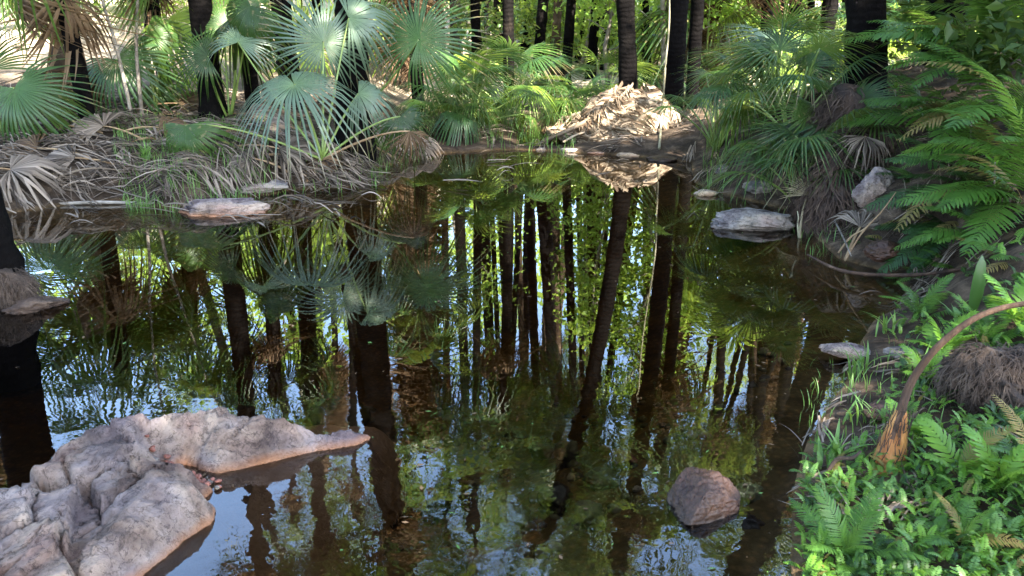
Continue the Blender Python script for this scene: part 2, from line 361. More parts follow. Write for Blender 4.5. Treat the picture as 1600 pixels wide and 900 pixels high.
gx = axis(-130, 130, -5.2, 4.6, .065); gy = axis(-50, 180, .8, 12.5, .065)
X, Y = np.meshgrid(gx, gy); Z = H(X, Y)
def grid_faces(ny, nx):
    i = np.arange(ny - 1)[:, None] * nx + np.arange(nx - 1)[None]; return np.stack([i, i + 1, i + nx + 1, i + nx], -1).reshape(-1, 4)
mb = MB(); mb.add(np.stack([X, Y, Z], -1), grid_faces(len(gy), len(gx)))
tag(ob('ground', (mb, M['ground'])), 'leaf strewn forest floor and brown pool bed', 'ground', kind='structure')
wx = np.linspace(-11, 5.5, 12); wy = np.linspace(-1.6, 13.2, 12); WX, WY = np.meshgrid(wx, wy)
mb = MB(); mb.add([(x, y, z) for z in (-1.1, 0) for y in (-1.6, 13.2) for x in (-11, 5.5)], [(0, 2, 3, 1), (4, 5, 7, 6), (0, 1, 5, 4), (1, 3, 7, 5), (3, 2, 6, 7), (2, 0, 4, 6)])
tag(ob('water', mb.mesh('water', M['water'], False)), 'still dark pool water mirroring trunks and blue sky', 'water', kind='structure')
def hz(x, y): return float(H(np.array([x]), np.array([y]))[0])
def on_ground(px, py):        # ground point seen at a pixel
    p = gp(px, py, 0); z = 0
    for _ in range(8):
        z = .5 * z + .5 * max(0, hz(p.x, p.y)); p = gp(px, py, z)
    return Vector((p.x, p.y, hz(p.x, p.y)))

# ------------------------------------------------------------------ palm leaves
def blade(seed, n=44, spread=300, split=.5, droop=.16, cone=.05, tip=.22, fold=.22, messy=0.0, gap=1.0):
    r_ = np.random.default_rng(seed); mb = MB(); d = R(spread) / (n - 1); TH = (np.arange(n) - (n - 1) / 2) * d
    th = TH + messy * .5 * d * r_.standard_normal(n)
    side = np.abs(TH) / (R(spread) / 2)
    L = (1 - .20 * side ** 2.2) * (1 + .07 * r_.standard_normal(n)); sp = split * (1 - .1 * side) * (1 + .05 * r_.standard_normal(n))
    us = np.array([0, .5, 1, 1.34, 1.68, 2.0])
    for i in range(n):
        r = np.where(us <= 1, .015 + us * sp[i], sp[i] + (us - 1) * (L[i] - sp[i]))
        wd = np.where(us <= 1, (r + .004) * math.tan(d / 2) * gap, sp[i] * math.tan(d / 2) * gap * np.array([1, 1, 1, .86, .56, .04]))
        dr = np.array([math.sin(th[i]), math.cos(th[i]), 0]); pr = np.array([math.cos(th[i]), -math.sin(th[i]), 0])
        z = cone * r - droop * r ** 2 - (tip * (1 + messy * 3 * r_.random()) + .12 * r_.random()) * np.maximum(r - sp[i], 0) ** 1.6 / .5
        bend = (messy * .25 + .02) * r_.standard_normal() * np.maximum(r - sp[i], 0)
        c = dr[None] * r[:, None] + pr[None] * bend[:, None] + np.array([0, 0, 1])[None] * z[:, None]
        tw = 1 + messy * r_.random()
        up = np.array([0, 0, 1.0])
        e1 = c - pr * wd[:, None] - up * (wd * fold * tw)[:, None]; e2 = c + pr * wd[:, None] - up * (wd * fold * tw)[:, None]
        c2 = c + up * (wd * fold)[:, None]; k = len(us)
        v = np.concatenate([e1, c2, e2]); f = []
        for j in range(k - 1): f += [(j, k + j, k + j + 1, j + 1), (k + j, 2 * k + j, 2 * k + j + 1, k + j + 1)]
        mb.add(v, f)
    return mb
B_FULL = [blade(i, 50, 340, .34, .22, .05, .42, gap=.86, messy=.16) for i in range(3)]
B_FAN = [blade(10 + i, 36, 245, .36, .18, .06, .4, messy=.15, gap=.85) for i in range(4)]
B_HANG = [blade(20 + i, 34, 200, .40, .45, .10, .9, messy=.3) for i in range(3)]
B_NARROW = [blade(30 + i, 24, 200, .26, .10, .10, .25, messy=.2, gap=.8) for i in range(3)]
B_DEAD = [blade(40 + i, 30, 120 + 30 * i, .45, .25, .12, .5, fold=.7, messy=.9) for i in range(4)]
_bm = {}
def blade_mesh(kind, i, mat):
    k = (kind, i, mat)
    if k not in _bm:
        src = {'full': B_FULL, 'fan': B_FAN, 'hang': B_HANG, 'narrow': B_NARROW, 'dead': B_DEAD}[kind]
        _bm[k] = src[i % len(src)].mesh('blade', M[mat])
    return _bm[k]
def frame(hub, axis, normal, s):
    a = Vector(axis).normalized(); n = Vector(normal); n = (n - a * n.dot(a)).normalized(); x = a.cross(n)
    m = Matrix(((x.x, a.x, n.x, 0), (x.y, a.y, n.y, 0), (x.z, a.z, n.z, 0), (0, 0, 0, 1)))
    return Matrix.Translation(Vector(hub)) @ m @ Matrix.Diagonal((s, s, s, 1))
def petiole_mesh(p0, p1, bow, r0=.014, r1=.007, mat='petiole', n=9):
    p0 = Vector(p0); p1 = Vector(p1); mid = p0.lerp(p1, .5) + Vector(bow); mb = MB()
    pts = [p0 * (1 - t) ** 2 + mid * (2 * t * (1 - t)) + p1 * t * t for t in np.linspace(0, 1, n)]
    mb.tube(pts, np.linspace(r0, r1, n), 6); return mb.mesh('petiole', M[mat])
def frond(root, hub, axis, normal, Rr, kind='fan', mat='palm', start=None, bow=(0, 0, .05), thick=1.0, pmat=None):
    """hub/start in world; root is the plant's Empty (unrotated)"""
    o = Vector(root.location); Mf = frame(Vector(hub) - o, axis, normal, Rr)
    f = ob('frond', blade_mesh(kind, random.randrange(4), mat), root, Mf)
    st = (Vector(start) if start is not None else o) - o
    pm = petiole_mesh(st, Vector(hub) - o, bow, .013 * thick, .0065 * thick, pmat or ('petdry' if mat.startswith('dry') else 'petiole'))
    ob('petiole', pm, f, Mf.inverted()); return f

def fan_palm(base, n, Rr, ln, label, mats=('palm',), kind='fan', group=None, az=None, incl=(12, 78), name='fan_palm', dead=0):
    t = thing(name, label, 'fan palm', base, group); b = Vector(base)
    for i in range(n):
        u = (i + .5) / n; a = (az[0] + (az[1] - az[0]) * random.random()) if az else i * 2.39996 + random.uniform(-.3, .3)
        inc = R(incl[0] + (incl[1] - incl[0]) * u + random.uniform(-6, 6)); l = ln * random.uniform(.75, 1.12)
        d = Vector((math.sin(inc) * math.cos(a), math.sin(inc) * math.sin(a), math.cos(inc)))
        hub = b + d * l; out = Vector((math.cos(a), math.sin(a), 0))
        i2 = inc + R(random.uniform(10, 45)); ax = out * math.sin(i2) + Vector((0, 0, math.cos(i2)))
        nr = Vector((0, 0, math.sin(i2))) - out * math.cos(i2) + Vector((random.uniform(-.35, .35), random.uniform(-.35, .35), 0))
        frond(t, hub, ax, nr, Rr * random.uniform(.75, 1.15), kind if u < .8 else ('hang' if kind == 'fan' else kind), mats[i % len(mats)],
              start=b + out * .02, bow=out * (.1 * l * math.sin(inc)) * -1 + Vector((0, 0, .12 * l)))
    for i in range(dead):
        a = random.uniform(0, 6.28); out = Vector((math.cos(a), math.sin(a), 0)); hub = b + out * ln * .45 + Vector((0, 0, .12))
        frond(t, hub, out - Vector((0, 0, .35)), Vector((0, 0, 1)) + out * .3, Rr * .9, 'dead', 'dry', start=b + Vector((0, 0, .05)), bow=(0, 0, .1))
    return t

# tall palms -------------------------------------------------------
def crown_mb(seed, n=17, dead=4, Rr=.85, lo=0):
    r_ = random.Random(seed); mb = MB()
    ln = 1.15
    bl = [blade(seed * 7 + i, 24, 230, .36, .22, .05, .6, messy=.25, gap=.8) for i in range(3)]
    dl = [blade(seed * 9 + i, 16, 120, .4, .3, .1, .6, fold=.6, messy=.9) for i in range(2)]
    for i in range(n + dead):
        dd = i >= n; u = (i + .5) / n if not dd else 0; a = i * 2.39996 + r_.uniform(-.3, .3)
        inc = R(8 + 105 * u) if not dd else R(r_.uniform(135, 168)); l = ln * r_.uniform(.8, 1.15) * (.6 if dd else 1)
        out = Vector((math.cos(a), math.sin(a), 0)); d = out * math.sin(inc) + Vector((0, 0, math.cos(inc)))
        hub = d * l + Vector((0, 0, -.25 if dd else 0)); i2 = inc + R(r_.uniform(10, 50)) if not dd else R(r_.uniform(160, 178))
        ax = out * math.sin(i2) + Vector((0, 0, math.cos(i2))); nr = Vector((0, 0, math.sin(i2))) - out * math.cos(i2) + Vector((r_.uniform(-.3, .3), r_.uniform(-.3, .3), 0))
        mb.put((dl if dd else bl)[i % 2], frame(hub, ax, nr, Rr * r_.uniform(.85, 1.15)), 1 if dd else 0)
        mb.tube([(0, 0, 0), d * l * .5 + Vector((0, 0, .05)), hub], [.022, .015, .01], 4, 2)
    return mb
CROWN = [crown_mb(s).mesh('crown', [M[k], M['drybrown'], M['petiole']]) for s, k in ((1, 'palm'), (2, 'palmdark'), (3, 'palm'), (4, 'lit'))]
CROWN_BARE = [crown_mb(s, 14, 2).mesh('crown', [M[k], M['drybrown'], M['petiole']]) for s, k in ((5, 'palm'), (6, 'palmdark'))]
def trunk_path(h, lean, curve, n):
    t = np.linspace(0, 1, n); lean = np.array(lean); curve = np.array(curve)
    return np.stack([lean[0] * t * h + curve[0] * t * t, lean[1] * t * h + curve[1] * t * t, h * t], -1)
def tall_palm(base, h, r, label, lean=(0, 0), curve=(0, 0), mat='char', crown=0, scale=1.3, group='tall palms', flare=1.35, bare=False, sink=.3, skirt=0):
    t = thing('palm_tree', label, 'palm tree', base, group)
    n = max(20, int((h + sink) / .11)); P = trunk_path(h, lean, curve, n); P[0, 2] = -sink
    zz = P[:, 2]; rad = r * (1 - .18 * zz / h) * (1 + (flare - 1) * np.exp(-np.maximum(zz, 0) / .28)) * (1 + .015 * ((np.arange(n) % 2) * 2 - 1)) * (1 + .03 * rng.standard_normal(n))
    mb = MB(); mb.tube(P, rad, 12, jit=.07); ob('trunk', (mb, M[mat]), t)
    cm = (CROWN_BARE if bare else CROWN)[crown % (2 if bare else 4)]
    c = ob('crown', cm, t); c.location = P[-1]; c.scale = (scale,) * 3; c.rotation_euler = (random.uniform(-.15, .15), random.uniform(-.15, .15), random.uniform(0, 6.28))
    if skirt:
        mb = MB()
        for i in range(int(skirt * 26)):
            z = h - skirt * random.random(); a = random.uniform(0, 6.28); out = Vector((math.cos(a), math.sin(a), 0))
            k = np.interp(z, P[:, 2], np.arange(n)); p = Vector(P[int(k)]); p.z = z
            mb.put(B_DEAD[i % 4], frame(p + out * r * 1.2, Vector((0, 0, -1)) + out * random.uniform(.1, .35), out + Vector((0, 0, .2)), random.uniform(.5, .8)))
        ob('dead_leaf_skirt', (mb, M['drybrown']), t)
    return t

# background palms: (px base, py base, px at image top, width px, height m, material, label detail)
def palm_px(px0, py0, px1, py1, wpx, h, label, Yd=None, depth_lean=0.0, curve=(0, 0), **kw):
    """base at pixel 0 on the ground, passing pixel 1, at about the same distance"""
    b = on_ground(px0, py0) if Yd is None else None
    if Yd is not None:
        p = atY(px0, py0, Yd); b = Vector((p.x, p.y, hz(p.x, p.y)))
    q = atY(px1, py1, b.y); p = atY(px0, py0, b.y) if Yd is not None else b
    dz = max(.15, q.z - p.z); lx = (q.x - p.x) / dz
    if Yd is not None: b.x = p.x - lx * (p.z - b.z)
    slant = math.hypot(b.y, 1) / 1256
    return tall_palm(b, h, wpx * .5 * slant * 1.02, label, (lx, depth_lean), curve, **kw)
G1 = 'palm trunks behind the pool'
TR = [  # px0,py0,px1,py1,w,h,Y, dict, label
 (330, 145, 312, 0, 34, 6.2, 9.2, dict(crown=1, group='blackened palm trunks on the left bank'), 'black palm trunk left of the pale blue-green fan leaves'),
 (450, 108, 438, 0, 30, 6.8, 10.4, dict(crown=1, group='blackened palm trunks on the left bank'), 'black palm trunk right behind the large pale fan leaf'),
 (552, 150, 548, 0, 50, 5.4, 8.8, dict(crown=0, group='blackened palm trunks on the left bank', mat='char'), 'thick dark palm trunk with a pale scar left of the big round leaf'),
 (712, 60, 711, 0, 17, 9.5, 17.0, dict(crown=2), 'thin black trunk just above the big round fan leaf'),
 (777, 60, 779, 0, 15, 8.6, 19.0, dict(crown=2, mat='char'), 'thin black trunk above the middle clump of fan palms'),
 (804, 64, 806, 0, 11, 9.2, 22.0, dict(crown=2, mat='bark'), 'slim sunlit pale trunk left of the narrow stream'),
 (840, 112, 849, 0, 16, 8.0, 15.5, dict(crown=1), 'black trunk directly above the narrow stream'),
 (866, 112, 872, 0, 13, 7.6, 17.5, dict(crown=2, mat='bark', lean=None), 'ringed brown trunk between two black ones above the stream'),
 (884, 116, 893, 0, 15, 9.0, 15.2, dict(crown=0), 'black trunk right of the ringed brown one'),
 (924, 104, 932, 0, 14, 8.6, 16.5, dict(crown=0), 'slightly leaning black trunk left of the dead frond mound'),
 (982, 150, 983, 0, 27, 7.0, 11.0, dict(crown=0, scale=.6, curve=(-.9, .3), group='palms by the mound'), 'straight black palm trunk rising from the dead frond mound'),
 (1048, 190, 1064, 0, 29, 6.6, 10.9, dict(crown=1, group='palms by the mound', curve=(-.5, 0)), 'dark palm trunk with sunlit side right of the mound'),
 (1160, 88, 1170, 0, 17, 7.8, 15.5, dict(crown=2), 'black trunk behind the right fan palm clump beside yellow leaves'),
 (1196, 85, 1212, 0, 16, 8.0, 16.5, dict(crown=2, mat='bark'), 'rough brown trunk paired with a black one, right of centre'),
 (1209, 80, 1220, 0, 12, 8.6, 18.5, dict(crown=0), 'black trunk touching the rough brown one'),
 (1232, 82, 1243, 0, 18, 8.8, 15.0, dict(crown=1), 'black leaning trunk behind the lit yellow-green fans'),
 (1283, 125, 1298, 0, 23, 7.6, 12.5, dict(crown=0, mat='char'), 'brown leaning trunk with its foot in green fan leaves'),
 (1316, 95, 1322, 0, 12, 8.0, 16.0, dict(crown=2), 'thin trunk left of the thick black trunk on the root mass'),
 (1352, 150, 1356, 0, 56, 8.2, 7.3, dict(crown=1, flare=1.2, curve=(-1.6, 0), group='palms on the right bank'), 'thick black palm trunk on top of the dark root mass'),
 (1478, 60, 1482, 0, 56, 7.4, 8.2, dict(crown=1, flare=1.2, group='palms on the right bank'), 'black palm trunk half hidden behind ferns at upper right'),
 (1105, 105, 1103, 0, 32, 5.6, 14.5, dict(crown=2, mat='bark', skirt=5.0, group='palms by the mound'), 'palm column wrapped in sunlit brown dead leaves'),
 (640, 90, 636, 0, 26, 5.8, 13.5, dict(crown=2, mat='bark', skirt=5.0, group='palms by the mound'), 'palm column with brown dead leaf skirt behind the round fan leaf'),
]
for a in TR:
    kw = dict(a[7]); kw.pop('lean', None); kw.setdefault('group', G1); kw.setdefault('scale', .72)
    palm_px(a[0], a[1], a[2], a[3], a[4], a[5], a[8], Yd=a[6], **kw)
for i, (px, Yd, w_) in enumerate([(690, 16.5, 12), (745, 14.5, 14), (760, 21, 9), (820, 19.5, 10), (855, 21, 9), (905, 18.5, 10), (945, 17.5, 11), (958, 21, 9), (1010, 15.5, 13), (1030, 19, 10), (1082, 17, 12), (1135, 18.5, 11), (1182, 19.5, 9), (1258, 19, 10), (1270, 16.5, 12), (1335, 18, 11), (235, 14.5, 15), (395, 15, 14), (495, 14, 15), (600, 16, 12)]):
    palm_px(px, 85, px + random.uniform(-4, 6), 0, w_, random.uniform(9, 12), ORD[i] + ' added slim trunk', Yd=Yd, crown=random.choice([0, 1, 2]), scale=.5, group='slim black trunks between the larger ones')
_n = sorted([o for o in COL.objects if o.get('group') == 'slim black trunks between the larger ones'], key=lambda o: o.location.x / o.location.y)
for i, o in enumerate(_n): o['label'] = ORD[i] + ' from the left of the slim black trunks between the larger ones'
# palm at the left edge whose dark column mirrors at the left, its stem leans out of the picture
bl = gp(8, 470); tall_palm(Vector((bl.x - .02, bl.y, -.1)), 8.0, .135, 'dark palm at the left picture edge with root mass in the water', lean=(-.06, .02), crown=1, group='palms at the picture edges', flare=1.5, sink=.4)

# further trunks deep in the grove, light and dark
far = []
for i in range(30):
    px = random.uniform(30, 1560); Yd = random.uniform(19, 34); far.append((px, Yd))
far.sort()
pr_ = [f for f in far if not 870 < f[0] < 1010 or f[1] > 24]
for i, (px, Yd) in enumerate(pr_):
    p = atY(px, 60, Yd); b = Vector((p.x, p.y, hz(p.x, p.y)))
    tall_palm(b, random.uniform(7, 10.5), random.uniform(.10, .15), '%s from the left of the slender trunks deep in the grove' % ORD[i], lean=(random.uniform(-.07, .07), 0),
              mat=random.choice(['char', 'char', 'bark']), crown=random.choice([0, 2, 2, 3]), scale=random.uniform(.5, .8), group='slender palm trunks deep in the grove', skirt=random.choice([0, 0, 0, 3.0]))

# broadleaf trees and shrubs ----------------------------------------
def leaf_cloud(mb, centers, n, spread, L=.14, m=0, r_=rng, flat=.6):
    c = np.array([tuple(q) for q in centers]); k = r_.integers(0, len(c), n)
    P = c[k] + r_.standard_normal((n, 3)) * spread * np.array([1, 1, flat]) * .6
    a = r_.standard_normal((n, 3)); a[:, 2] = a[:, 2] * .5 - .3; a /= np.linalg.norm(a, axis=1)[:, None]
    up = r_.standard_normal((n, 3)) * .5 + np.array([0, 0, 1]); s = np.cross(a, up); s /= np.linalg.norm(s, axis=1)[:, None] + 1e-9
    l = L * (.6 + .8 * r_.random(n))[:, None]; wd = l * .26; nn = np.cross(s, a)
    v = np.stack([P, P + a * l * .5 + s * wd + nn * wd * .3, P + a * l - nn * l * .12, P + a * l * .5 - s * wd + nn * wd * .3], 1).reshape(-1, 3)
    f = np.arange(n * 4).reshape(n, 4); f = np.concatenate([f[:, [0, 1, 2]], f[:, [0, 2, 3]]]); mb.add(v, f, m)
def branch_tree(name, label, cat, base, h, spreadr, nleaf, L, mat, group, r=.05, seed=0, low=.35, stem='twig', nb=9, cl=.45):
    rr = random.Random(seed); t = thing(name, label, cat, base, group); mb = MB()
    top = Vector((rr.uniform(-.1, .1) * h, rr.uniform(-.1, .1) * h, h)); P = [top * q + Vector((rr.uniform(-.03, .03) * h, rr.uniform(-.03, .03) * h, 0)) * (q > 0) for q in np.linspace(0, 1, 7)]
    P[0].z -= .15; mb.tube(P, np.linspace(r, r * .25, 7), 7); cs = [P[-1]]
    for i in range(nb):
        q = low + (1 - low) * (i + .5) / nb; p = P[0].lerp(P[-1], q); a = i * 2.4 + rr.uniform(-.4, .4); l = spreadr * rr.uniform(.6, 1.1) * (1.15 - q * .5)
        d = Vector((math.cos(a), math.sin(a), rr.uniform(.15, .7))); e = p + d * l; m_ = p + d * l * .5 + Vector((0, 0, .06 * l))
        mb.tube([p, m_, e], [r * .35, r * .22, r * .08], 5); cs += [e, m_.lerp(e, .4) + Vector((rr.uniform(-.3, .3), rr.uniform(-.3, .3), rr.uniform(-.1, .3))) * l]
    ob('trunk' if h > 3 else 'stem', (mb, M[stem]), t); mb = MB(); leaf_cloud(mb, cs, nleaf, cl * spreadr, L, r_=np.random.default_rng(seed + 100))
    ob('foliage', (mb, M[mat]), t); return t
GB = 'broadleaf trees mirrored in the pool'
for i, (px, py, Yd, h, sp, nl, lab) in enumerate([
        (1040, 60, 13.5, 4.6, 1.0, 2600, 'leafy broadleaf sapling right behind the mound trunks'),
        (955, 50, 15.0, 4.2, .9, 2000, 'yellow-green broadleaf sapling left of the mound trunk'),
        (905, 60, 17.5, 4.5, 1.0, 2000, 'airy broadleaf tree among the black trunks above the stream'),
        (1130, 70, 14.0, 3.4, .9, 1800, 'sunlit broadleaf sapling above the right fan palm clump'),
        (690, 30, 18.0, 6.0, 1.3, 2200, 'tall broadleaf tree behind the round fan leaf'),
        (250, 30, 17.0, 5.2, 1.3, 2200, 'broadleaf tree behind the slender grey stems'),
        (1400, 30, 15.0, 5.4, 1.4, 2200, 'broadleaf tree behind the right bank ferns'),
        (420, 60, 14.0, 3.4, 1.0, 1800, 'low broadleaf tree between the two left black trunks')]):
    p = atY(px, py, Yd); branch_tree('broadleaf_tree', lab, 'tree', (p.x, p.y, hz(p.x, p.y)), h, sp, nl, .13, 'broad', GB, .045, 50 + i, low=.15, nb=14)
# sunlit understory shrubs at the back
und = sorted([(random.uniform(-20, 1620), random.uniform(15, 30)) for _ in range(34)])
for i, (px, Yd) in enumerate(und):
    p = atY(px, 70, Yd); h = random.uniform(.8, 2.2)
    branch_tree('shrub', '%s from the left of the sunlit shrubs behind the grove' % ORD[i], 'shrub', (p.x, p.y, hz(p.x, p.y)), h, .9, 650, .15, random.choice(['broad', 'broad', 'lit', 'palm']), 'sunlit shrubs behind the grove', .03, 200 + i, low=.1, nb=8, cl=.6)
# wooded slope beyond the grove: countless leaves, one mass
mb = MB(); xs = rng.uniform(-60, 60, 900); ys = rng.uniform(34, 62, 900); zs = H(xs, ys)
cc = np.stack([xs, ys, zs + rng.uniform(0, 1, 900) ** 2 * 9], -1)
leaf_cloud(mb, cc, 26000, 1.6, .55); tag(ob('distant_wood', (mb, M['broad'])), 'hazy bright wood on the slope far behind the palms', 'wood', kind='stuff')

# unseen trees added behind the camera and to the right to shade the pool
def shade_tree(base, h, sp, n, label, seed):
    branch_tree('added_shade_tree', label, 'tree', base, h, sp, n, .34, 'canopy', 'added shade trees outside the picture', .22, seed, low=.6, nb=16, cl=.42)
shade_tree((-5.2, -4.0, .3), 11.5, 4.4, 8320, 'large added shade tree outside the picture behind on the left', 1)
shade_tree((1.0, -6.5, .3), 12.5, 4.8, 9600, 'large added shade tree outside the picture behind the viewer', 2)
shade_tree((6.6, -2.0, .6), 11.0, 4.2, 8320, 'large added shade tree outside the picture behind on the right', 3)
shade_tree((1.2, -1.4, .3), 11.5, 3.7, 8960, 'large added shade tree outside the picture leaning over the viewer', 4)
for i, (x, y, h) in enumerate([(-5.8, 3.0, 7.5), (-6.6, 8.0, 6.5), (-8.5, 11.5, 6.0), (7.2, 11.5, 7.5), (5.6, 8.2, 5.4), (9.6, 14.0, 7.0)]):
    tall_palm(Vector((x, y, hz(x, y))), h, .15, 'tall palm outside the picture, ' + ['left of the viewer', 'left of the dead leaf bank', 'left beyond the bank', 'right behind the ferns', 'right above the ferns', 'right beyond the grove'][i], crown=i, scale=1.0, group='palms outside the picture')

# ------------------------------------------------------------------ rocks
def rock_mb(sx, sy, sz, seed, detail=5, rough=.22, flat=0.0):
    import bmesh
    bm = bmesh.new(); bmesh.ops.create_icosphere(bm, subdivisions=detail, radius=1)
    v = np.array([q.co[:] for q in bm.verts]); f = [[q.index for q in fc.verts] for fc in bm.faces]; bm.free()
    # facets: cut by random planes for angular stone
    r_ = np.random.default_rng(seed)
    for _ in range(20):
        n = r_.standard_normal(3); n /= np.linalg.norm(n); d = r_.uniform(.62, .92); s = v @ n; v = v - np.outer(np.maximum(s - d, 0) * .85, n)
    n0 = v / np.linalg.norm(v, axis=1)[:, None]
    lay_ = v @ np.array([.15, .1, 1.0]) + .12 * fbm(n0 * 2.5, 3, seed + 9)
    v = v + n0 * (rough * .9 * fbm(n0 * 1.6 + seed, 4, seed) - rough * .45 * np.exp(-(fbm(n0 * 3 + seed, 4, seed + 3) / .05) ** 2) + rough * .22 * fbm(n0 * 14, 4, seed) + rough * .22 * ((lay_ * 4.5) % 1.0 - .5))[:, None]
    v = v * np.array([sx, sy, sz]); mb = MB(); mb.add(v, f); return mb
def rock(px, py, wpx, hpx, label, mat='rockgrey', name='rock', seed=0, z=0.0, rot=0, dz=None, depth=.7, group=None, sub=0, detail=5, cat='rock'):
    """stone whose silhouette centre is near the pixel"""
    p = gp(px, py + hpx * .35, z); dist = (p - Vector((0, 0, CH))).length; sx = wpx * .5 * dist / FPX
    sy = sx * depth; sz = max(hpx * .6 - .2 * wpx * .5 * depth * 2, hpx * .34) * dist / FPX
    o = ob(name, (rock_mb(sx, sy, sz, seed, detail), M[mat])); o.location = (p.x, p.y + sy * .5, z - sub + sz * .18); o.rotation_euler = (0, 0, rot)
    return tag(o, label, cat, group)
GR = 'stones along the pool edge'
rock(342, 318, 164, 50, 'pale flat rock in the water below the left bank', 'rock', seed=3, group=GR, depth=.55)
rock(392, 287, 110, 30, 'dull grey rock behind the pale flat rock on the left', 'rockgrey', seed=4, z=.04, group=GR)
rock(1182, 338, 165, 58, 'large flat grey rock at the right water edge', 'rockgrey', seed=5, group=GR, depth=.6)
rock(1206, 284, 92, 40, 'grey rock behind the large flat rock', 'rockgrey', seed=6, z=.08, group=GR)
rock(1103, 299, 44, 20, 'small pinkish stone at the water edge left of the large flat rock', 'rocktan', seed=7, group=GR)
rock(1142, 262, 48, 38, 'upright brownish stone under the right fan palm clump', 'rockgrey', seed=8, z=.08, group=GR)
rock(1112, 264, 26, 16, 'small dark stone beside the upright brownish stone', 'rockred', seed=9, z=.03, group=GR)
rock(733, 224, 32, 20, 'tan block stone at the far water edge', 'rocktan', seed=10, group=GR, detail=4)
rock(700, 232, 36, 16, 'low grey stone left of the tan block', 'rockgrey', seed=11, group=GR, detail=4)
rock(763, 228, 18, 10, 'small brown stone right of the tan block', 'rockred', seed=12, group=GR, detail=4)
for i, (px, py, wp, hp, mt, lb) in enumerate([
    (798, 230, 26, 9, 'rockred', 'flat reddish stone left of the stream outlet'), (846, 232, 28, 9, 'rockgrey', 'flat pale grey stone in the stream outlet'),
    (892, 233, 36, 14, 'rockgrey', 'rounded grey stone right of the stream outlet'), (936, 238, 38, 8, 'rock', 'long flat pale stone under the mound left end'),
    (985, 240, 52, 12, 'rocktan', 'brown stone under the middle of the mound'), (1040, 246, 56, 16, 'rockred', 'reddish stone under the mound right end'),
    (1068, 242, 26, 12, 'rockgrey', 'small grey stone right of the reddish one below the mound'), (820, 185, 26, 12, 'rocktan', 'mossy tan stone beside the narrow stream'),
    (812, 226, 16, 8, 'rocktan', 'tiny tan stone in the stream outlet')]):
    rock(px, py, wp, hp, lb, mt, seed=20 + i, group=GR, detail=4)
rock(1325, 546, 84, 26, 'flat pinkish stone in the right shallows', 'rock', seed=31, z=.03, group=GR, rot=-.3)
rock(1420, 551, 60, 22, 'small whitish stone in the grass on the right bank', 'rockgrey', seed=32, z=.10, group=GR)
o = ob('rock', (rock_mb(.16, .16, .17, 33), M['rock'])); o.location = atY(1365, 300, 5.75); tag(o, 'pale rounded rock set in the dark root mass', 'rock', GR)
rock(1390, 640, 70, 30, 'brown stone half buried behind the curved dead stalk', 'rockred', seed=34, z=.1, group=GR)
rock(1385, 385, 60, 40, 'dark stone beneath the hanging ferns', 'rockred', seed=36, z=.12, group=GR)
# wet boulder
p = gp(1108, 800); o = ob('boulder', (rock_mb(.165, .14, .125, 44, 6, .12), M['rockred'])); o.location = (p.x - .012, p.y + .05, -.012); o.rotation_euler = (0, 0, .6)
tag(o, 'wet red-brown boulder standing in the shallow water', 'boulder')
for i, (px, py, s, mt, lb) in enumerate([(1160, 812, .10, 'rockred', 'reddish sunken stone touching the wet boulder'), (1172, 768, .12, 'rocksub', 'mossy sunken stone right behind the wet boulder'),
    (530, 632, .22, 'rocksub', 'pale sunken triangular stone behind the big foreground rock'), (790, 800, .11, 'rockred', 'flat red stone under the ripples at bottom centre'),
    (760, 875, .10, 'pebred', 'small brick-red sunken stone at the bottom edge'), (920, 800, .08, 'rocksub', 'grey-green sunken stone left of the wet boulder'),
    (850, 686, .07, 'rockred', 'small pink sunken stone in mid pool'), (975, 712, .07, 'pebred', 'reddish sunken stone behind the wet boulder'),
    (885, 690, .08, 'rocksub', 'olive sunken stone next to the small pink one'), (940, 740, .08, 'rocksub', 'dull sunken stone further right in the middle shallows'),
    (690, 760, .10, 'rockred', 'brown sunken stone near the foreground rock tip'), (870, 770, .09, 'rockred', 'rust brown sunken stone in the centre shallows')]):
    p = gp(px, py, -.1); g = hz(p.x, p.y); p = gp(px, py, g * .7)
    o = ob('sunken_stone', (rock_mb(s, s * .8, s * .6, 60 + i, 4, .3), M[mt])); o.location = (p.x, p.y, min(g + s * .35, -.015 - s * .5)); o.rotation_euler = (0, 0, i); tag(o, lb, 'stone', 'stones under the water')
# pebbly bed: countless
mb = MB(); base = [rock_mb(1, .8, .55, 80 + i, 2, .3) for i in range(4)]
xs = rng.uniform(-1.6, 1.9, 900); ys = rng.uniform(1.5, 4.2, 900); zs = H(xs, ys)
for x, y, z in zip(xs, ys, zs):
    if z > -.09: continue
    s = random.uniform(.012, .042); mb.put(base[random.randrange(4)], Matrix.Translation((x, y, z + s * .2)) @ Matrix.Rotation(random.uniform(0, 6), 4, 'Z') @ Matrix.Diagonal((s, s, s, 1)), random.choice([0, 0, 1, 2]))
tag(ob('pebble_bed', (mb, [M['rocksub'], M['rockred'], M['rocktan']])), 'pebbles covering the shallow pool bottom', 'pebbles', kind='stuff')

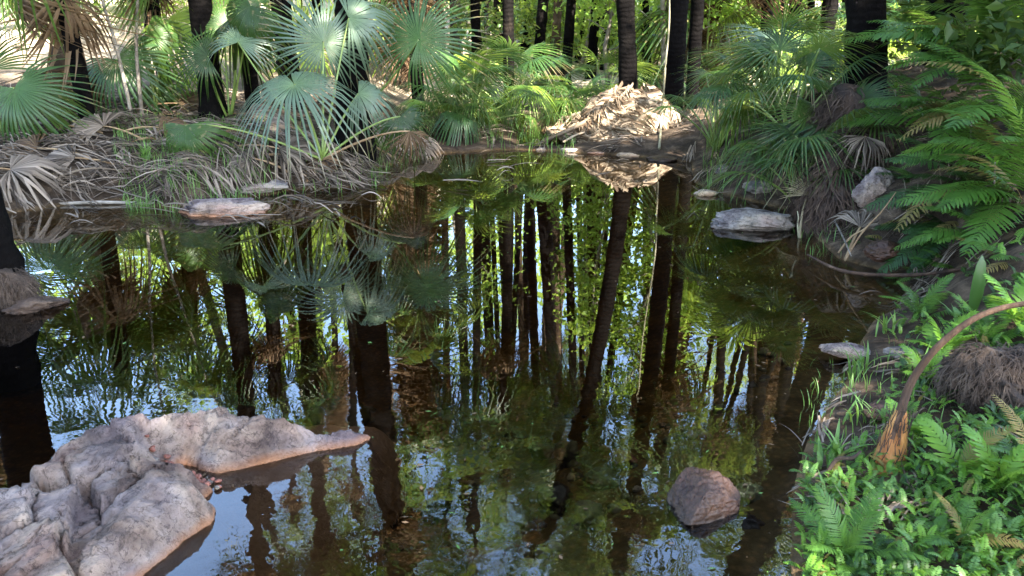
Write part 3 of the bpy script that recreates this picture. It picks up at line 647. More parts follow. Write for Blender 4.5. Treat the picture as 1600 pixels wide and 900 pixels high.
# ------------------------------------------------------------------ foreground rock
def P2(px, py, z=0): q = gp(px, py, z); return (q.x, q.y)
REAR = [P2(60, 700, .1), P2(200, 655, .10), P2(330, 630, .12), P2(380, 630, .12), P2(415, 646, .10), P2(470, 652, .09), P2(505, 666, .06), P2(578, 677, .01), P2(588, 686, 0),
        P2(560, 694), P2(500, 704), P2(420, 724), P2(340, 740), P2(285, 728, 0), P2(200, 800), P2(60, 800)]
FRONT = [P2(-160, 800, .18), P2(-60, 742, .18), P2(0, 722, .18), P2(50, 694, .18), P2(130, 664, .18), P2(205, 660, .16), P2(236, 690, .12), P2(262, 728, .08), P2(338, 768), P2(322, 782),
         P2(339, 800), P2(330, 822), P2(280, 852), P2(205, 908), P2(100, 1010), P2(-200, 1060)]
ax = np.arange(-2.05, -.28, .0085); ay = np.arange(1.35, 3.4, .0085); RX, RY = np.meshgrid(ax, ay)
wob = .02 * fbm(p3(RX * 9, RY * 9), 4, 21)
d1 = -sdf(RX + wob, RY + wob, REAR); d2 = -sdf(RX - wob, RY + wob, FRONT)
rp = np.random.default_rng(5); blocks = np.stack([rp.uniform(-2.1, -.9, 90), rp.uniform(1.3, 3.3, 90)], -1)
w1, w2, wi = worley(RX + .02 * fbm(p3(RX * 14, RY * 14), 3, 2), RY, blocks); bh = rp.uniform(-.035, .035, 90)[wi]
crk = np.exp(-((w2 - w1) / .009) ** 2)
def ridge(x, y, s, k=1): return 1 - np.abs(fbm(p3(x * s, y * s * k), 5, int(s * 7)))* 2.2
c_, s_ = math.cos(.35), math.sin(.35); UX, UY = RX * c_ + RY * s_, -RX * s_ + RY * c_
lay = UY + .05 * fbm(p3(UX * 2.5, UY * 2.5), 4, 9); lf = (lay * 9) % 1.0
def facets(n, amp, seed):
    q = np.random.default_rng(seed); P = np.stack([q.uniform(-2.1, -.2, n), q.uniform(1.3, 3.4, n)], -1); T = q.uniform(-amp, amp, (n, 2)); o_ = q.uniform(-1, 1, n)
    a1, a2, ii = worley(RX + .03 * fbm(p3(RX * 8, RY * 8), 3, seed), RY + .03 * fbm(p3(RX * 8 + 9, RY * 8), 3, seed + 1), P)
    return (RX - P[ii, 0]) * T[ii, 0] + (RY - P[ii, 1]) * T[ii, 1], o_[ii]
f0, o0 = facets(16, .22, 203); f1, o1 = facets(42, .34, 201); f2, o2 = facets(520, .40, 202)
yb = sst(1.5, 3.0, RY)
h1 = np.minimum(d1 * 1.3 + .008, .085 + .05 * yb + .03 * sst(-.7, -1.2, RX) + f0 * .35) + .030 * (sst(0, .9, lf) - sst(.9, 1, lf) - .5) * sst(.02, .09, d1) + f1 * .25 * sst(0, .05, d1)
h2 = np.minimum(np.minimum(d2 * 1.9 + .01, .085 + d2 * .55), .135 + .065 * yb + f0 * .55 + o0 * .006) * .92 + f1 * .65 * sst(0, .05, d2) + .003 * fbm(p3(RX * 5, RY * 5), 4, 14)
blk = sst(-1.22, -1.36, RX + .12 * (RY - 2.4)); h2 = h2 + blk * (bh * .9 - .05 * crk) - .010 * crk * (1 - blk) * sst(.1, .4, fbm(p3(RX * 2, RY * 2), 2, 77))
cr = np.abs(fbm(p3(RX * 3.4 + 3, RY * 3.4), 4, 33)); h2 = h2 - .034 * np.exp(-(cr / .009) ** 2); cr1 = np.abs(fbm(p3(UX * 1.8 + 3, UY * 8), 4, 35)); h1 = h1 - .030 * np.exp(-(cr1 / .022) ** 2) * sst(.015, .06, d1)
h1 = np.where(d1 > 0, h1, np.maximum(-.3, np.where(RX < -.95, d1 * 1.6, d1 * .30) - .012)); h2 = np.where(d2 > 0, h2, np.maximum(-.3, d2 * 1.6 - .03))
# tip of the rear lobe dips under water
h1 = h1 - .035 * sst(-.66, -.46, RX)
va, vb = P2(246, 706, .06), P2(338, 752, .02); vd = np.abs(sdf(RX, RY, [va, vb, (vb[0] + .001, vb[1])])); vm = np.exp(-(vd / .045) ** 2)
HR = np.maximum(h1, h2); HR = HR * (1 - .8 * vm * (HR > 0)) + .012 * vm * (HR > 0)
fm = sst(-.02, .03, HR); HR = HR + fm * (f2 * .38 + o2 * .004)
HR = HR + (HR > -.05) * (.006 * fbm(p3(RX * 14, RY * 14), 5, 71, .7) - .008 * np.exp(-(fbm(p3(RX * 7, RY * 7 + 5), 4, 72) / .03) ** 2) + .006 * fbm(p3(RX * 45, RY * 45), 3, 73))
eb = np.minimum(np.minimum(ax[-1] - RX, ay[-1] - RY), RY - ay[0] + .2) + .05 * fbm(p3(RX * 5, RY * 5), 4, 88)
HR = np.where(HR < 0, HR - .35 * sst(.32, .02, eb) - .02 * np.abs(fbm(p3(RX * 8, RY * 8), 4, 90)), HR)
fq = grid_faces(len(ay), len(ax)); fq = fq[(HR.ravel()[fq] > -.27).any(1)]
mb = MB(); mb.add(np.stack([RX, RY, HR], -1), fq)
# skirt down into the bed
tag(ob('foreground_rock', (mb, M['rock'])), 'big pale lilac-grey weathered rock at the lower left', 'rock')
def hrock(x, y):
    i = int(round((y - ay[0]) / .0085)); j = int(round((x - ax[0]) / .0085)); return float(HR[i, j]) if 0 <= i < len(ay) and 0 <= j < len(ax) else 0
# red pebbles lodged in the notch
k = 0
for i in range(34):
    u = random.random(); q = gp(244 + 92 * u + random.uniform(-12, 12), 708 + 36 * u + random.uniform(-8, 8), .05); s = random.uniform(.007, .015)
    o = ob('pebble', (rock_mb(s * 1.3, s, s * .7, 300 + i, 2, .3), M['pebred' if i % 4 else 'rockgrey'])); o.location = (q.x, q.y, max(0, hrock(q.x, q.y)) + s * .5); o.rotation_euler = (random.uniform(-.5, .5), random.uniform(-.5, .5), random.uniform(0, 6))
    tag(o, 'small angular %s pebble in the notch of the foreground rock' % ('red' if i % 4 else 'grey'), 'pebble', 'pebbles in the notch of the foreground rock')

# ------------------------------------------------------------------ fibrous root masses
def root_mass(center, sx, sy, sz, label, mat, seed, nf=1500, fl=.16, name='root_mass', fw=.0022, lump=.25):
    mb = rock_mb(sx, sy, sz, seed, 5, lump); v = np.concatenate(mb.v); base = MB(); base.add(v, mb.f)
    t = thing(name, label, 'root mass', center); ob('core', (base, M[mat]), t); fb = MB(); r_ = np.random.default_rng(seed)
    idx = r_.integers(0, len(v), nf); S = np.array([sx, sy, sz])
    for i in idx:
        p = v[i]; n = p / S ** 2; n /= np.linalg.norm(n) + 1e-9
        if p[2] < -.6 * sz: continue
        dn = np.array([r_.normal() * .35, r_.normal() * .35, -1.0]); dn -= n * dn.dot(n) * .9; dn /= np.linalg.norm(dn) + 1e-9
        l = fl * r_.uniform(.4, 1.2); sd = np.cross(n, dn)
        pts = [p - n * .004, p + dn * l * .35 + n * l * .10, p + dn * l * .7 + n * l * r_.uniform(.02, .14) + sd * l * r_.normal() * .1, p + dn * l + n * l * r_.uniform(-.05, .12) + sd * l * r_.normal() * .15]
        fb.ribbon(pts, np.array([1, 1, .8, .3]) * fw * r_.uniform(.6, 1.6), sd)
    ob('root_fibres', (fb, M[mat]), t); return t
p = gp(1590, 668, .12); root_mass((p.x + .04, p.y + .16, .24), .22, .20, .17, 'shaggy grey-brown root mass at the right picture edge', 'fibre', 91, 4200, .12, fw=.0016, lump=.5)
p = gp(0, 470); root_mass((p.x - .02, p.y, .06), .26, .22, .26, 'hairy root mass in the water at the left edge', 'fibre', 92, 3200, .12)
p = gp(30, 492); o = ob('root_shelf', (rock_mb(.20, .14, .05, 95, 4, .5), M['fibredk'])); o.location = (p.x, p.y + .12, .015); tag(o, 'flat brown fibrous root shelf lying on the water at left', 'root shelf')
b = atY(1352, 170, 7.1); root_mass((b.x + .12, 6.75, .38), .72, .65, .66, 'dark tangled root mass under the thick black trunk', 'fibredk', 93, 6500, .30, fw=.004, lump=.5)
b = atY(1300, 330, 6.1); root_mass((b.x + .03, 6.15, .16), .30, .40, .42, 'dark root buttress sloping to the water', 'fibredk', 94, 2600, .30, fw=.0035, lump=.5)

# ------------------------------------------------------------------ hero fan palms on the left bank
camR = Vector((1, 0, 0)); camU = Vector((0, .1, 1)).normalized(); camB = Vector((0, -1, .25)).normalized()
def hero(root, px, py, Yd, Rpx, ang, tilt=0.0, yaw=0.0, kind='full', mat='palm', st=None, bow=(0, 0, .1), thick=1.1, pmat=None):
    """ang: direction of the blade axis in the picture (0 right, 90 up); tilt leans the face up, yaw to the side"""
    hub = atY(px, py, Yd); Rr = Rpx * (hub - Vector((0, 0, CH))).length / FPX
    a = R(ang); n = (camB + Vector((0, 0, 1)) * tilt + camR * yaw).normalized(); axd = camR * math.cos(a) + camU * math.sin(a)
    axd = axd - n * axd.dot(n)
    return frond(root, hub, axd, n, Rr, kind, mat, start=st, bow=bow, thick=thick, pmat=pmat)
b = on_ground(505, 262); b = Vector((b.x, b.y, b.z)); t = thing('fan_palm', 'young fan palm at the water with huge pale blue-green leaves', 'fan palm', b, 'fan palms on the left bank')
bt = b + Vector((0, 0, .08))
hero(t, 460, 132, b.y - .25, 122, -75, 1.9, -.05, 'full', 'blue', bt, (-.02, .1, .12))
hero(t, 505, 66, b.y + .35, 96, 100, -.1, .3, 'full', 'blue', bt, (0, .05, .1))
hero(t, 545, 28, b.y + .45, 92, 15, .3, .1, 'hang', 'blue', bt, (0, .05, .1))
hero(t, 560, 146, b.y + .3, 74, -12, .9, .1, 'hang', 'blue', bt, (.05, 0, .15))
hero(t, 372, 66, b.y + .7, 76, 80, .5, -.1, 'fan', 'blue', bt, (-.1, 0, .1))
hero(t, 625, 182, b.y + .1, 66, -60, .2, .2, 'hang', 'palmdark', bt, (.1, 0, .18))
hero(t, 640, 205, b.y - .1, 50, -80, .1, .4, 'dead', 'drybrown', bt, (.1, 0, .15))
hero(t, 290, 196, b.y - .2, 84, -90, .3, -.2, 'hang', 'palm', bt, (-.2, 0, .22))
b = on_ground(520, 235); b.y += .3; b.z = hz(b.x, b.y); t = thing('fan_palm', 'fan palm with one big round green leaf held high', 'fan palm', b, 'fan palms on the left bank'); bt = b + Vector((0, 0, .05))
hero(t, 654, 62, b.y - .4, 106, 62, .05, -.1, 'full', 'mid', bt, (.15, 0, .05), 1.3)
hero(t, 590, 30, b.y + .5, 60, 60, .3, .3, 'fan', 'palm', bt, (.1, 0, .1))
b = on_ground(330, 205); b.y += .6; b.z = hz(b.x, b.y); t = thing('fan_palm', 'dark silhouetted fan palm left of the pale leaves', 'fan palm', b, 'fan palms on the left bank'); bt = b
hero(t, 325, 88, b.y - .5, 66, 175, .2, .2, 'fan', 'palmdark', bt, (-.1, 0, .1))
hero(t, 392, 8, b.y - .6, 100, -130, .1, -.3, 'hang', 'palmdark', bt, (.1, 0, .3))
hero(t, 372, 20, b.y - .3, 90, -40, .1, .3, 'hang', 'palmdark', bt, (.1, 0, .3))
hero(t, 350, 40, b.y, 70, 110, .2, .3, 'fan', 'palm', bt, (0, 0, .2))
b = on_ground(215, 190); b.y += .5; b.z = hz(b.x, b.y); t = thing('fan_palm', 'fan palm drooping a broad green leaf behind the slender grey stems', 'fan palm', b, 'fan palms on the left bank'); bt = b
hero(t, 182, 92, b.y - .3, 98, -62, .45, 0, 'fan', 'mid', bt, (-.1, 0, .15))
hero(t, 228, 52, b.y, 80, -25, .5, .1, 'hang', 'palm', bt, (0, 0, .3))
hero(t, 262, 30, b.y + .3, 80, -60, .3, .3, 'hang', 'lit', bt, (0, 0, .3))
hero(t, 240, 130, b.y + .4, 70, -45, .4, .2, 'hang', 'palmdark', bt, (0, 0, .2))
b = on_ground(5, 215); t = thing('fan_palm', 'fan palm with dark drooping leaf at the far left edge', 'fan palm', b, 'fan palms on the left bank'); bt = b
hero(t, 22, 138, b.y - .2, 98, -65, .3, .1, 'fan', 'mid', bt, (0, 0, .3))
hero(t, 30, 145, b.y - .1, 84, -20, .5, .2, 'hang', 'palmdark', bt, (0, 0, .3))
hero(t, -20, 110, b.y + .1, 84, 130, .2, .2, 'fan', 'palm', bt, (0, 0, .2))
# big palm with upright stalks at upper left
p = atY(95, 90, 9.5); b = Vector((p.x, p.y, hz(p.x, p.y))); t = thing('fan_palm', 'stout fan palm with bundle of upright leaf stalks at upper left', 'fan palm', b, 'fan palms on the left bank')
mb = MB(); mb.tube([(0, 0, -.2), (0, 0, .35), (.02, 0, p.z - b.z + .12)], [.19, .17, .12], 10, jit=.2); ob('trunk', (mb, M['bark']), t)
top = b + Vector((0, 0, p.z - b.z + .1))
for i in range(13):
    a = i * 2.4; sp = .25 + .55 * (i / 13); d = Vector((math.cos(a) * sp, math.sin(a) * sp, 1)).normalized(); l = random.uniform(.9, 1.25); hub = top + d * l
    frond(t, hub, d + Vector((math.cos(a), math.sin(a), 0)) * .5, Vector((0, 0, .6)) - Vector((math.cos(a), math.sin(a), 0)) * .8, .7, 'hang' if i % 2 else 'fan', 'palm' if i % 3 else 'lit', start=top, bow=d * 0 + Vector((0, 0, .1)), thick=2.3)
for i in range(9):
    a = i * 2.4; out = Vector((math.cos(a), math.sin(a), 0)); frond(t, top + out * .3 - Vector((0, 0, .25)), out * .25 - Vector((0, 0, 1)), out, random.uniform(.45, .7), 'dead', 'drybrown', start=top - Vector((0, 0, .05)), bow=out * .1)

# ------------------------------------------------------------------ other fan palm clumps
GM = 'fan palm clumps around the stream and mound'
def clump(px, py, n, Rr, ln, label, mats, kind='narrow', **kw):
    b = on_ground(px, py); return fan_palm(b, n, Rr, ln, label, mats, kind, GM, **kw)
clump(735, 205, 18, .50, .85, 'dense fan palm clump right below the round leaf', ('palm', 'mid'), 'fan')
clump(795, 182, 16, .52, .95, 'fan palm clump with sunlit tips left of the stream', ('palm', 'lit', 'mid'), 'fan')
clump(700, 205, 10, .42, .45, 'low fan palm on the bank above the low grey stone', ('palm', 'palmdark'), 'fan', dead=2)
clump(770, 195, 9, .36, .35, 'small yellow-green fan palm beside the tan block stone', ('lit', 'palm'), 'narrow')
clump(905, 190, 15, .46, .50, 'spiky fan palm between the stream and the mound', ('mid', 'palm'), 'narrow')
clump(868, 180, 12, .5, .65, 'fan palm behind the head of the stream', ('palm', 'mid'), 'narrow')
clump(945, 165, 12, .5, .7, 'fan palm left behind the mound', ('palm', 'lit'), 'narrow')
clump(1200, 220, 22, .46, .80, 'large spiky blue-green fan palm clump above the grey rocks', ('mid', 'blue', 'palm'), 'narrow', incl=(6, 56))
clump(1120, 235, 14, .40, .72, 'blue-green fan palm at the left of the right bank clump', ('mid', 'palmdark', 'blue'), 'narrow', incl=(6, 60))
clump(1262, 232, 14, .42, .6, 'drooping fan palm between the clump and the root mass', ('palm', 'mid'), 'narrow', incl=(8, 62))
clump(1235, 205, 16, .48, .8, 'fan palm behind the blue-green clump', ('palm', 'mid'), 'fan')
clump(1300, 205, 12, .48, .6, 'dark fan palm left of the thick black trunk', ('palmdark', 'palm'), 'fan')
clump(1170, 165, 10, .45, .6, 'half hidden fan palm left behind the blue-green clump', ('palm', 'lit'), 'fan')
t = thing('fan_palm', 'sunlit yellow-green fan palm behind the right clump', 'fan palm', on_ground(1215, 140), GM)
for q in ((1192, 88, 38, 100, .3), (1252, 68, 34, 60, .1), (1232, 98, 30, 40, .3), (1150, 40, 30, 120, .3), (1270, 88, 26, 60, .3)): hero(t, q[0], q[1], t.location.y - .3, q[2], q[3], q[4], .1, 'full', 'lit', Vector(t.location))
# sunlit palms deeper in
deep = sorted([(random.uniform(-20, 1600), random.uniform(13.5, 26)) for _ in range(34)])
LOWC = [crown_mb(s, 14, 0, .8) for s in (51, 52, 53)]; LOWM = [[q.mesh('leaves', [M[k], M['dry'], M['petiole']]) for q in LOWC] for k in ('palm', 'lit', 'palmdark')]
for i, (px, Yd) in enumerate(deep):
    p = atY(px, 90, Yd); t = thing('young_palm', '%s from the left of the young palms deep in the grove' % ORD[i], 'young palm', (p.x, p.y, hz(p.x, p.y) - .02), 'young palms deep in the grove')
    mb = MB(); mb.tube([(0, 0, -.1), (0, 0, .25), (0, 0, .45)], [.12, .10, .07], 8, jit=.2); ob('trunk', (mb, M['bark']), t)
    c = ob('leaves', random.choice(random.choice(LOWM)), t); c.location = (0, 0, .4); s = random.uniform(.65, 1.0); c.scale = (s,) * 3; c.rotation_euler = (0, 0, random.uniform(0, 6))

# fronds that show only as mirrored crowns: low palms at mid height
for i, (px, py, Yd, sc, mt, lb) in enumerate([(430, 610, 9.6, .55, 1, 'small dark palm crown mirrored above the foreground rock'), (300, 520, 10.2, .6, 0, 'small palm crown mirrored left of the foreground rock top'), (785, 705, 10.6, .8, 1, 'dark rounded palm crown mirrored at lower centre'), (190, 580, 8.6, .75, 0, 'lit palm crown mirrored at lower left'),
        (655, 480, 11.0, .6, 1, 'dark palm crown mirrored left of centre'), 
        (1150, 450, 12.5, .7, 3, 'bright yellow-green palm crown mirrored right of centre'), (1060, 800, 9.6, .9, 0, 'palm crown mirrored beside the wet boulder')]):
    q = refl(px, py, Yd); gb = hz(q.x, q.y); t = thing('palm_tree', lb, 'palm tree', (q.x + .1, q.y, gb), 'palms mirrored in the pool')
    hh = q.z - gb
    if px in (785, 1060): t.location.y += 1.5
    mb = MB(); n = 30; mb.tube(trunk_path(hh, (0, 0), (-.1, 0), n), .085, 10, jit=.1); ob('trunk', (mb, M['char']), t)
    c = ob('crown', CROWN[mt], t); c.location = (-.1, 0, hh); c.scale = (sc,) * 3

# ------------------------------------------------------------------ dead palm litter
def strips(mb, n, xy, length, width, lift=.04, arch=.06, dirs=None, m=0, jit=.5):
    """n dead leaf strips laid over the ground"""
    for k in range(n):
        if k % 11 == 0: cx0, cy0 = xy(); a0 = (dirs(cx0, cy0) if dirs else 0) + random.gauss(0, jit) + (math.pi if random.random() < .3 else 0)
        x = cx0 + random.gauss(0, .035); y = cy0 + random.gauss(0, .035); a = a0 + random.gauss(0, .26); l = random.uniform(*length); w_ = random.uniform(*width); s = np.linspace(0, 1, 6)
        cv = random.gauss(0, .09) * l; px_ = x + math.cos(a) * s * l - math.sin(a) * cv * s * s; py_ = y + math.sin(a) * s * l + math.cos(a) * cv * s * s
        hh_ = H(px_, py_)
        if hh_.mean() < -.01 and random.random() < .93: continue
        z = np.maximum(hh_, -.02) + random.uniform(.0, lift) + arch * .6 * random.uniform(-.1, 1) * np.sin(s * math.pi) + random.gauss(0, .015) * s + .004
        sd = np.array([-math.sin(a), math.cos(a), random.gauss(0, .5)]); sd /= np.linalg.norm(sd)
        mb.ribbon(np.stack([px_, py_, z], -1), w_ * np.array([.7, 1, 1, .9, .6, .1]), sd, m, fold=random.uniform(.2, 1))
def pxy(x0, x1, y0, y1):
    def fn():
        p = gp(random.uniform(x0, x1), random.uniform(y0, y1), .25); return p.x, p.y
    return fn
mb = MB()
strips(mb, 3400, pxy(-60, 560, 180, 300), (.12, .55), (.003, .011), .10, .12, lambda x, y: -.15 if x < -3 else -.5, jit=.4)
strips(mb, 500, pxy(350, 720, 170, 262), (.15, .5), (.004, .012), .08, .08, lambda x, y: -.2)
strips(mb, 500, pxy(-60, 760, 120, 200), (.2, .6), (.005, .015), .10, .12, lambda x, y: 0, jit=1)
strips(mb, 400, pxy(760, 1120, 150, 236), (.1, .4), (.004, .012), .05, .06, lambda x, y: 0, jit=1.5)
strips(mb, 250, pxy(1060, 1330, 180, 330), (.1, .35), (.003, .010), .05, .06, lambda x, y: 0, jit=1.5)
strips(mb, 60, pxy(1270, 1480, 330, 440), (.1, .3), (.002, .005), .05, .04, lambda x, y: 2, jit=1)
strips(mb, 500, pxy(1330, 1620, 200, 440), (.08, .3), (.002, .006), .05, .04, lambda x, y: 2, jit=1.2)
strips(mb, 240, pxy(1270, 1600, 500, 760), (.05, .2), (.002, .006), .04, .03, lambda x, y: 2, jit=2)
tag(ob('leaf_litter', (mb, [M['drygrey']])), 'grey straw-like dead palm strips strewn over the banks', 'leaf litter', kind='stuff')
# dead fronds, each a thing
GD = 'dead palm fronds on the left bank'
def dead_frond(px, py, Rpx, ang, label, tilt=1.2, mat='drygrey', lift=.12, stalk=1.0, group=GD, kind='dead', z=None):
    Rpx = Rpx * (.72 if group == GD else 1); p = on_ground(px, py); p.z += lift; Rr = Rpx * p.length / FPX; a = R(ang); axd = Vector((math.cos(a), math.sin(a) * .7, math.sin(a) * .5 + .02))
    t = thing('dead_frond', label, 'dead frond', p, group); st = p - axd.normalized() * Rr * .8 * stalk; st.z = max(hz(st.x, st.y), 0) + .03
    frond(t, p, axd, Vector((0, -.5, tilt)), Rr, kind, mat, start=st, bow=(0, 0, .05), thick=1.0); return t
DF = [(440, 272, 125, -12, 'grey dead frond spilling right into the water on the left bank'), (480, 255, 105, 5, 'folded dead frond just above the one spilling into the water'),
 (395, 262, 90, 200, 'dead frond pointing left above the dull grey rock'), (120, 262, 130, 190, 'wide dead frond lying flat near the left edge waterline'),
 (60, 240, 120, 175, 'pale dead frond at the far left of the bank'), (205, 235, 95, 250, 'dead frond hanging down from the left bank crest'),
 (165, 215, 110, 160, 'dead frond under the slender grey stems'), (280, 175, 100, 20, 'tan dead frond under the drooping broad leaf'),
 (330, 170, 105, 170, 'curled tan dead frond below the black trunk'), (385, 190, 95, 15, 'dead frond behind the huge pale leaf'), (345, 225, 90, 0, 'dead frond beside the low drooping leaf'),
 (575, 205, 100, -10, 'arched dead frond right of the young fan palm'), (620, 225, 85, -35, 'brown dead frond drooping to the water beside the low grey stone'),
 (560, 235, 90, 190, 'dead frond behind the young fan palm foot'), (655, 240, 70, -60, 'small ragged dead frond touching the water edge'),
 (20, 285, 110, 10, 'flat dead frond at the left waterline'), (250, 215, 95, -5, 'dead frond in the middle of the left bank'), (90, 215, 100, 200, 'dead frond below the dark drooping leaf'),
 (450, 215, 95, 170, 'dead frond directly under the huge pale leaf'), (510, 180, 90, 60, 'dead frond leaning on the thick dark trunk')]
for i, d in enumerate(DF): dead_frond(d[0], d[1], d[2], d[3], d[4], mat=('drygrey', 'drybrown', 'drygrey')[i % 3], lift=random.uniform(.04, .14))
q = gp(1250, 372, 0); t = thing('dead_frond', 'pale dry fan leaf standing beside the grey rocks', 'dead frond', q); hero(t, 1262, 305, q.y + .35, 46, 62, .3, -.2, 'fan', 'cream', q, (-.03, 0, .03), .8, 'petcream')
dead_frond(1340, 385, 70, 60, 'dry frond tangled under the ferns at the right bank', group=None)
dead_frond(1342, 285, 62, 250, 'pale stringy dead frond draped over the root mass', lift=.35, group=None)
# the sunlit mound
bm_ = Vector((atY(985, 200, 10.9).x, 10.9, hz(atY(985, 200, 10.9).x, 10.9))); mb = MB(); HM, RM = .68, .90
def cone_pt(a, r): # surface of the heap, slumped unevenly
    k_ = 1 + .16 * math.sin(a * 3 + 1) + .10 * math.sin(a * 5 + 2.2); q_ = r / (RM * k_)
    return Vector((math.cos(a) * r * (1.02 if math.cos(a) > 0 else 1.12), math.sin(a) * r * .95, HM * (1 - min(1.3, q_) ** 1.05) * (1 + .10 * math.sin(a * 7 + r * 9)) - .12))
nr, na = 14, 40; vv = []; ff = []
for i in range(nr):
    for j in range(na): q = cone_pt(j / na * 6.2832, .1 + (RM - .1) * i / (nr - 1)); vv.append(tuple(q - Vector((0, 0, .05 + .05 * random.random()))))
for i in range(nr - 1):
    for j in range(na): ff.append((i * na + j, i * na + (j + 1) % na, (i + 1) * na + (j + 1) % na, (i + 1) * na + j))
mb.add(vv, ff, 1)
for k in range(1100):
    a = random.uniform(math.pi * .95, math.pi * 2.08) if k % 6 else random.uniform(0, 6.28); r = .14 + .85 * random.random() ** .8; l = random.uniform(.22, .6); da = random.gauss(.75, .8); pts = []
    for s in np.linspace(0, 1, 6):
        q = cone_pt(a + da * s * .55, min(RM * 1.12, r + l * s * .6)); q.z = max(q.z, -.13); pts.append(q + Vector((0, 0, .02 + random.uniform(0, .05) + .03 * math.sin(s * 3.1))) )
    sd = Vector((random.gauss(0, .4), random.gauss(0, .4), 1)).normalized(); mb.ribbon(pts, random.uniform(.008, .034) * np.array([.8, 1, 1, 1, .7, .15]), sd, 0, fold=random.uniform(.1, .8))
for k in range(64):
    a = random.uniform(math.pi * 1.0, math.pi * 2.0); r = random.uniform(.2, .7); q = cone_pt(a, r) + Vector((0, 0, .04)); out = Vector((math.cos(a), math.sin(a), -.75)); tg = Vector((-math.sin(a), math.cos(a), 0)) * random.uniform(-1, 1.3)
    mb.put(B_DEAD[k % 4], frame(q, out + tg, Vector((0, -.2, 1)) + out * .5, random.uniform(.3, .62)), 0)
mb.tube([(-1.2, -.62, -.10), (-.8, -.5, .05), (-.3, -.3, .3)], [.03, .03, .02], 6, 0); mb.tube([(.55, -.75, .02), (.85, -.8, -.02), (1.1, -.9, -.12)], [.05, .04, .02], 6, 1)
o = ob('dead_frond_mound', (mb, [M['dry'], M['fibredk']])); o.location = bm_; tag(o, 'high sunlit heap of bleached dead palm fronds at the foot of a black trunk', 'frond mound')

# ------------------------------------------------------------------ ferns
def fern_mb(seed, n=26, L=1.0, pl=.16, pw=.017, arch=.35, ang=68, lobes=5, wid=1.0, bend=0.0):
    r_ = np.random.default_rng(seed); mb = MB(); ts = np.linspace(0, 1, 20)
    def pos(t): return np.array([bend * t * t, t * L * (1 - .12 * t), arch * (t - 1.25 * t * t) * 1.1])
    mb.ribbon([pos(t) for t in ts], .0045 * (1.1 - ts), (1, 0, 0), 0, fold=.6)
    for i in range(n):
        t = .12 + .87 * (i + .5) / n; p = pos(t); tg = pos(t + .01) - pos(t - .01); tg /= np.linalg.norm(tg)
        l = pl * L * (math.sin(math.pi * min(1, (t * .92 + .04)) ** .75) ** .8) * wid + .008
        for s in (-1, 1):
            a = R(ang + r_.normal() * 4 - 18 * t); xd = np.array([1.0, 0, 0]) * s; d = xd * math.sin(a) + tg * math.cos(a); d = d + np.array([0, 0, r_.normal() * .07]); d /= np.linalg.norm(d)
            nn = np.cross(d, tg); nn /= np.linalg.norm(nn); sd = np.cross(nn, d); q = np.linspace(0, 1, lobes + 2)
            pts = p[None] + d[None] * (q * l)[:, None] + np.array([0, 0, -1.0])[None] * (q ** 2 * l * .22)[:, None]
            ww = pw * L * (np.sin(np.clip(q * .9 + .12, 0, 1) * math.pi) ** .6) * (1 + .18 * ((np.arange(len(q)) % 2) * 2 - 1)); ww[-1] = .0008; ww[0] *= .7
            mb.ribbon(pts, ww * min(1, l / (pl * L * .5)), sd)
    return mb
FERN = {k: [fern_mb(s, **kw).mesh('fern_frond', M[mt]) for s in range(3)] for k, mt, kw in (
    ('fern', 'fern', dict(n=30, pl=.17, pw=.0098, arch=.36, lobes=7)), ('ferndk', 'ferndk', dict(n=32, pl=.15, pw=.0092, arch=.3, bend=.1, lobes=7)),
    ('bright', 'bright', dict(n=13, pl=.24, pw=.026, arch=.3, ang=60)), ('small', 'bright', dict(n=9, pl=.20, pw=.055, arch=.3, ang=70, lobes=3)))}
FERN['old'] = [fern_mb(s + 30, n=26, pl=.15, pw=.009, arch=.5, lobes=6, bend=.15).mesh('fern_frond', M['fernold']) for s in range(3)]
def fern(base, n, L, label, kind='fern', az=None, incl=(15, 75), group='ferns on the right bank', dirs=None):
    t = thing('fern', label, 'fern', base, group)
    for i in range(n):
        a = random.uniform(*az) if az else i * 2.4 + random.uniform(-.3, .3); inc = R(incl[0] + (incl[1] - incl[0]) * (i + .5) / n + random.uniform(-8, 8))
        d = Vector((math.cos(a) * math.sin(inc), math.sin(a) * math.sin(inc), math.cos(inc))); nrm = Vector((-math.cos(a) * math.cos(inc), -math.sin(a) * math.cos(inc), math.sin(inc) + .05)) + Vector((random.gauss(0, .2), random.gauss(0, .2), 0))
        o = ob('fern_frond', random.choice(FERN['old' if random.random() < .13 and kind != 'small' else kind]), t, frame((0, 0, 0), d, nrm, L * random.uniform(.75, 1.15)))
    return t
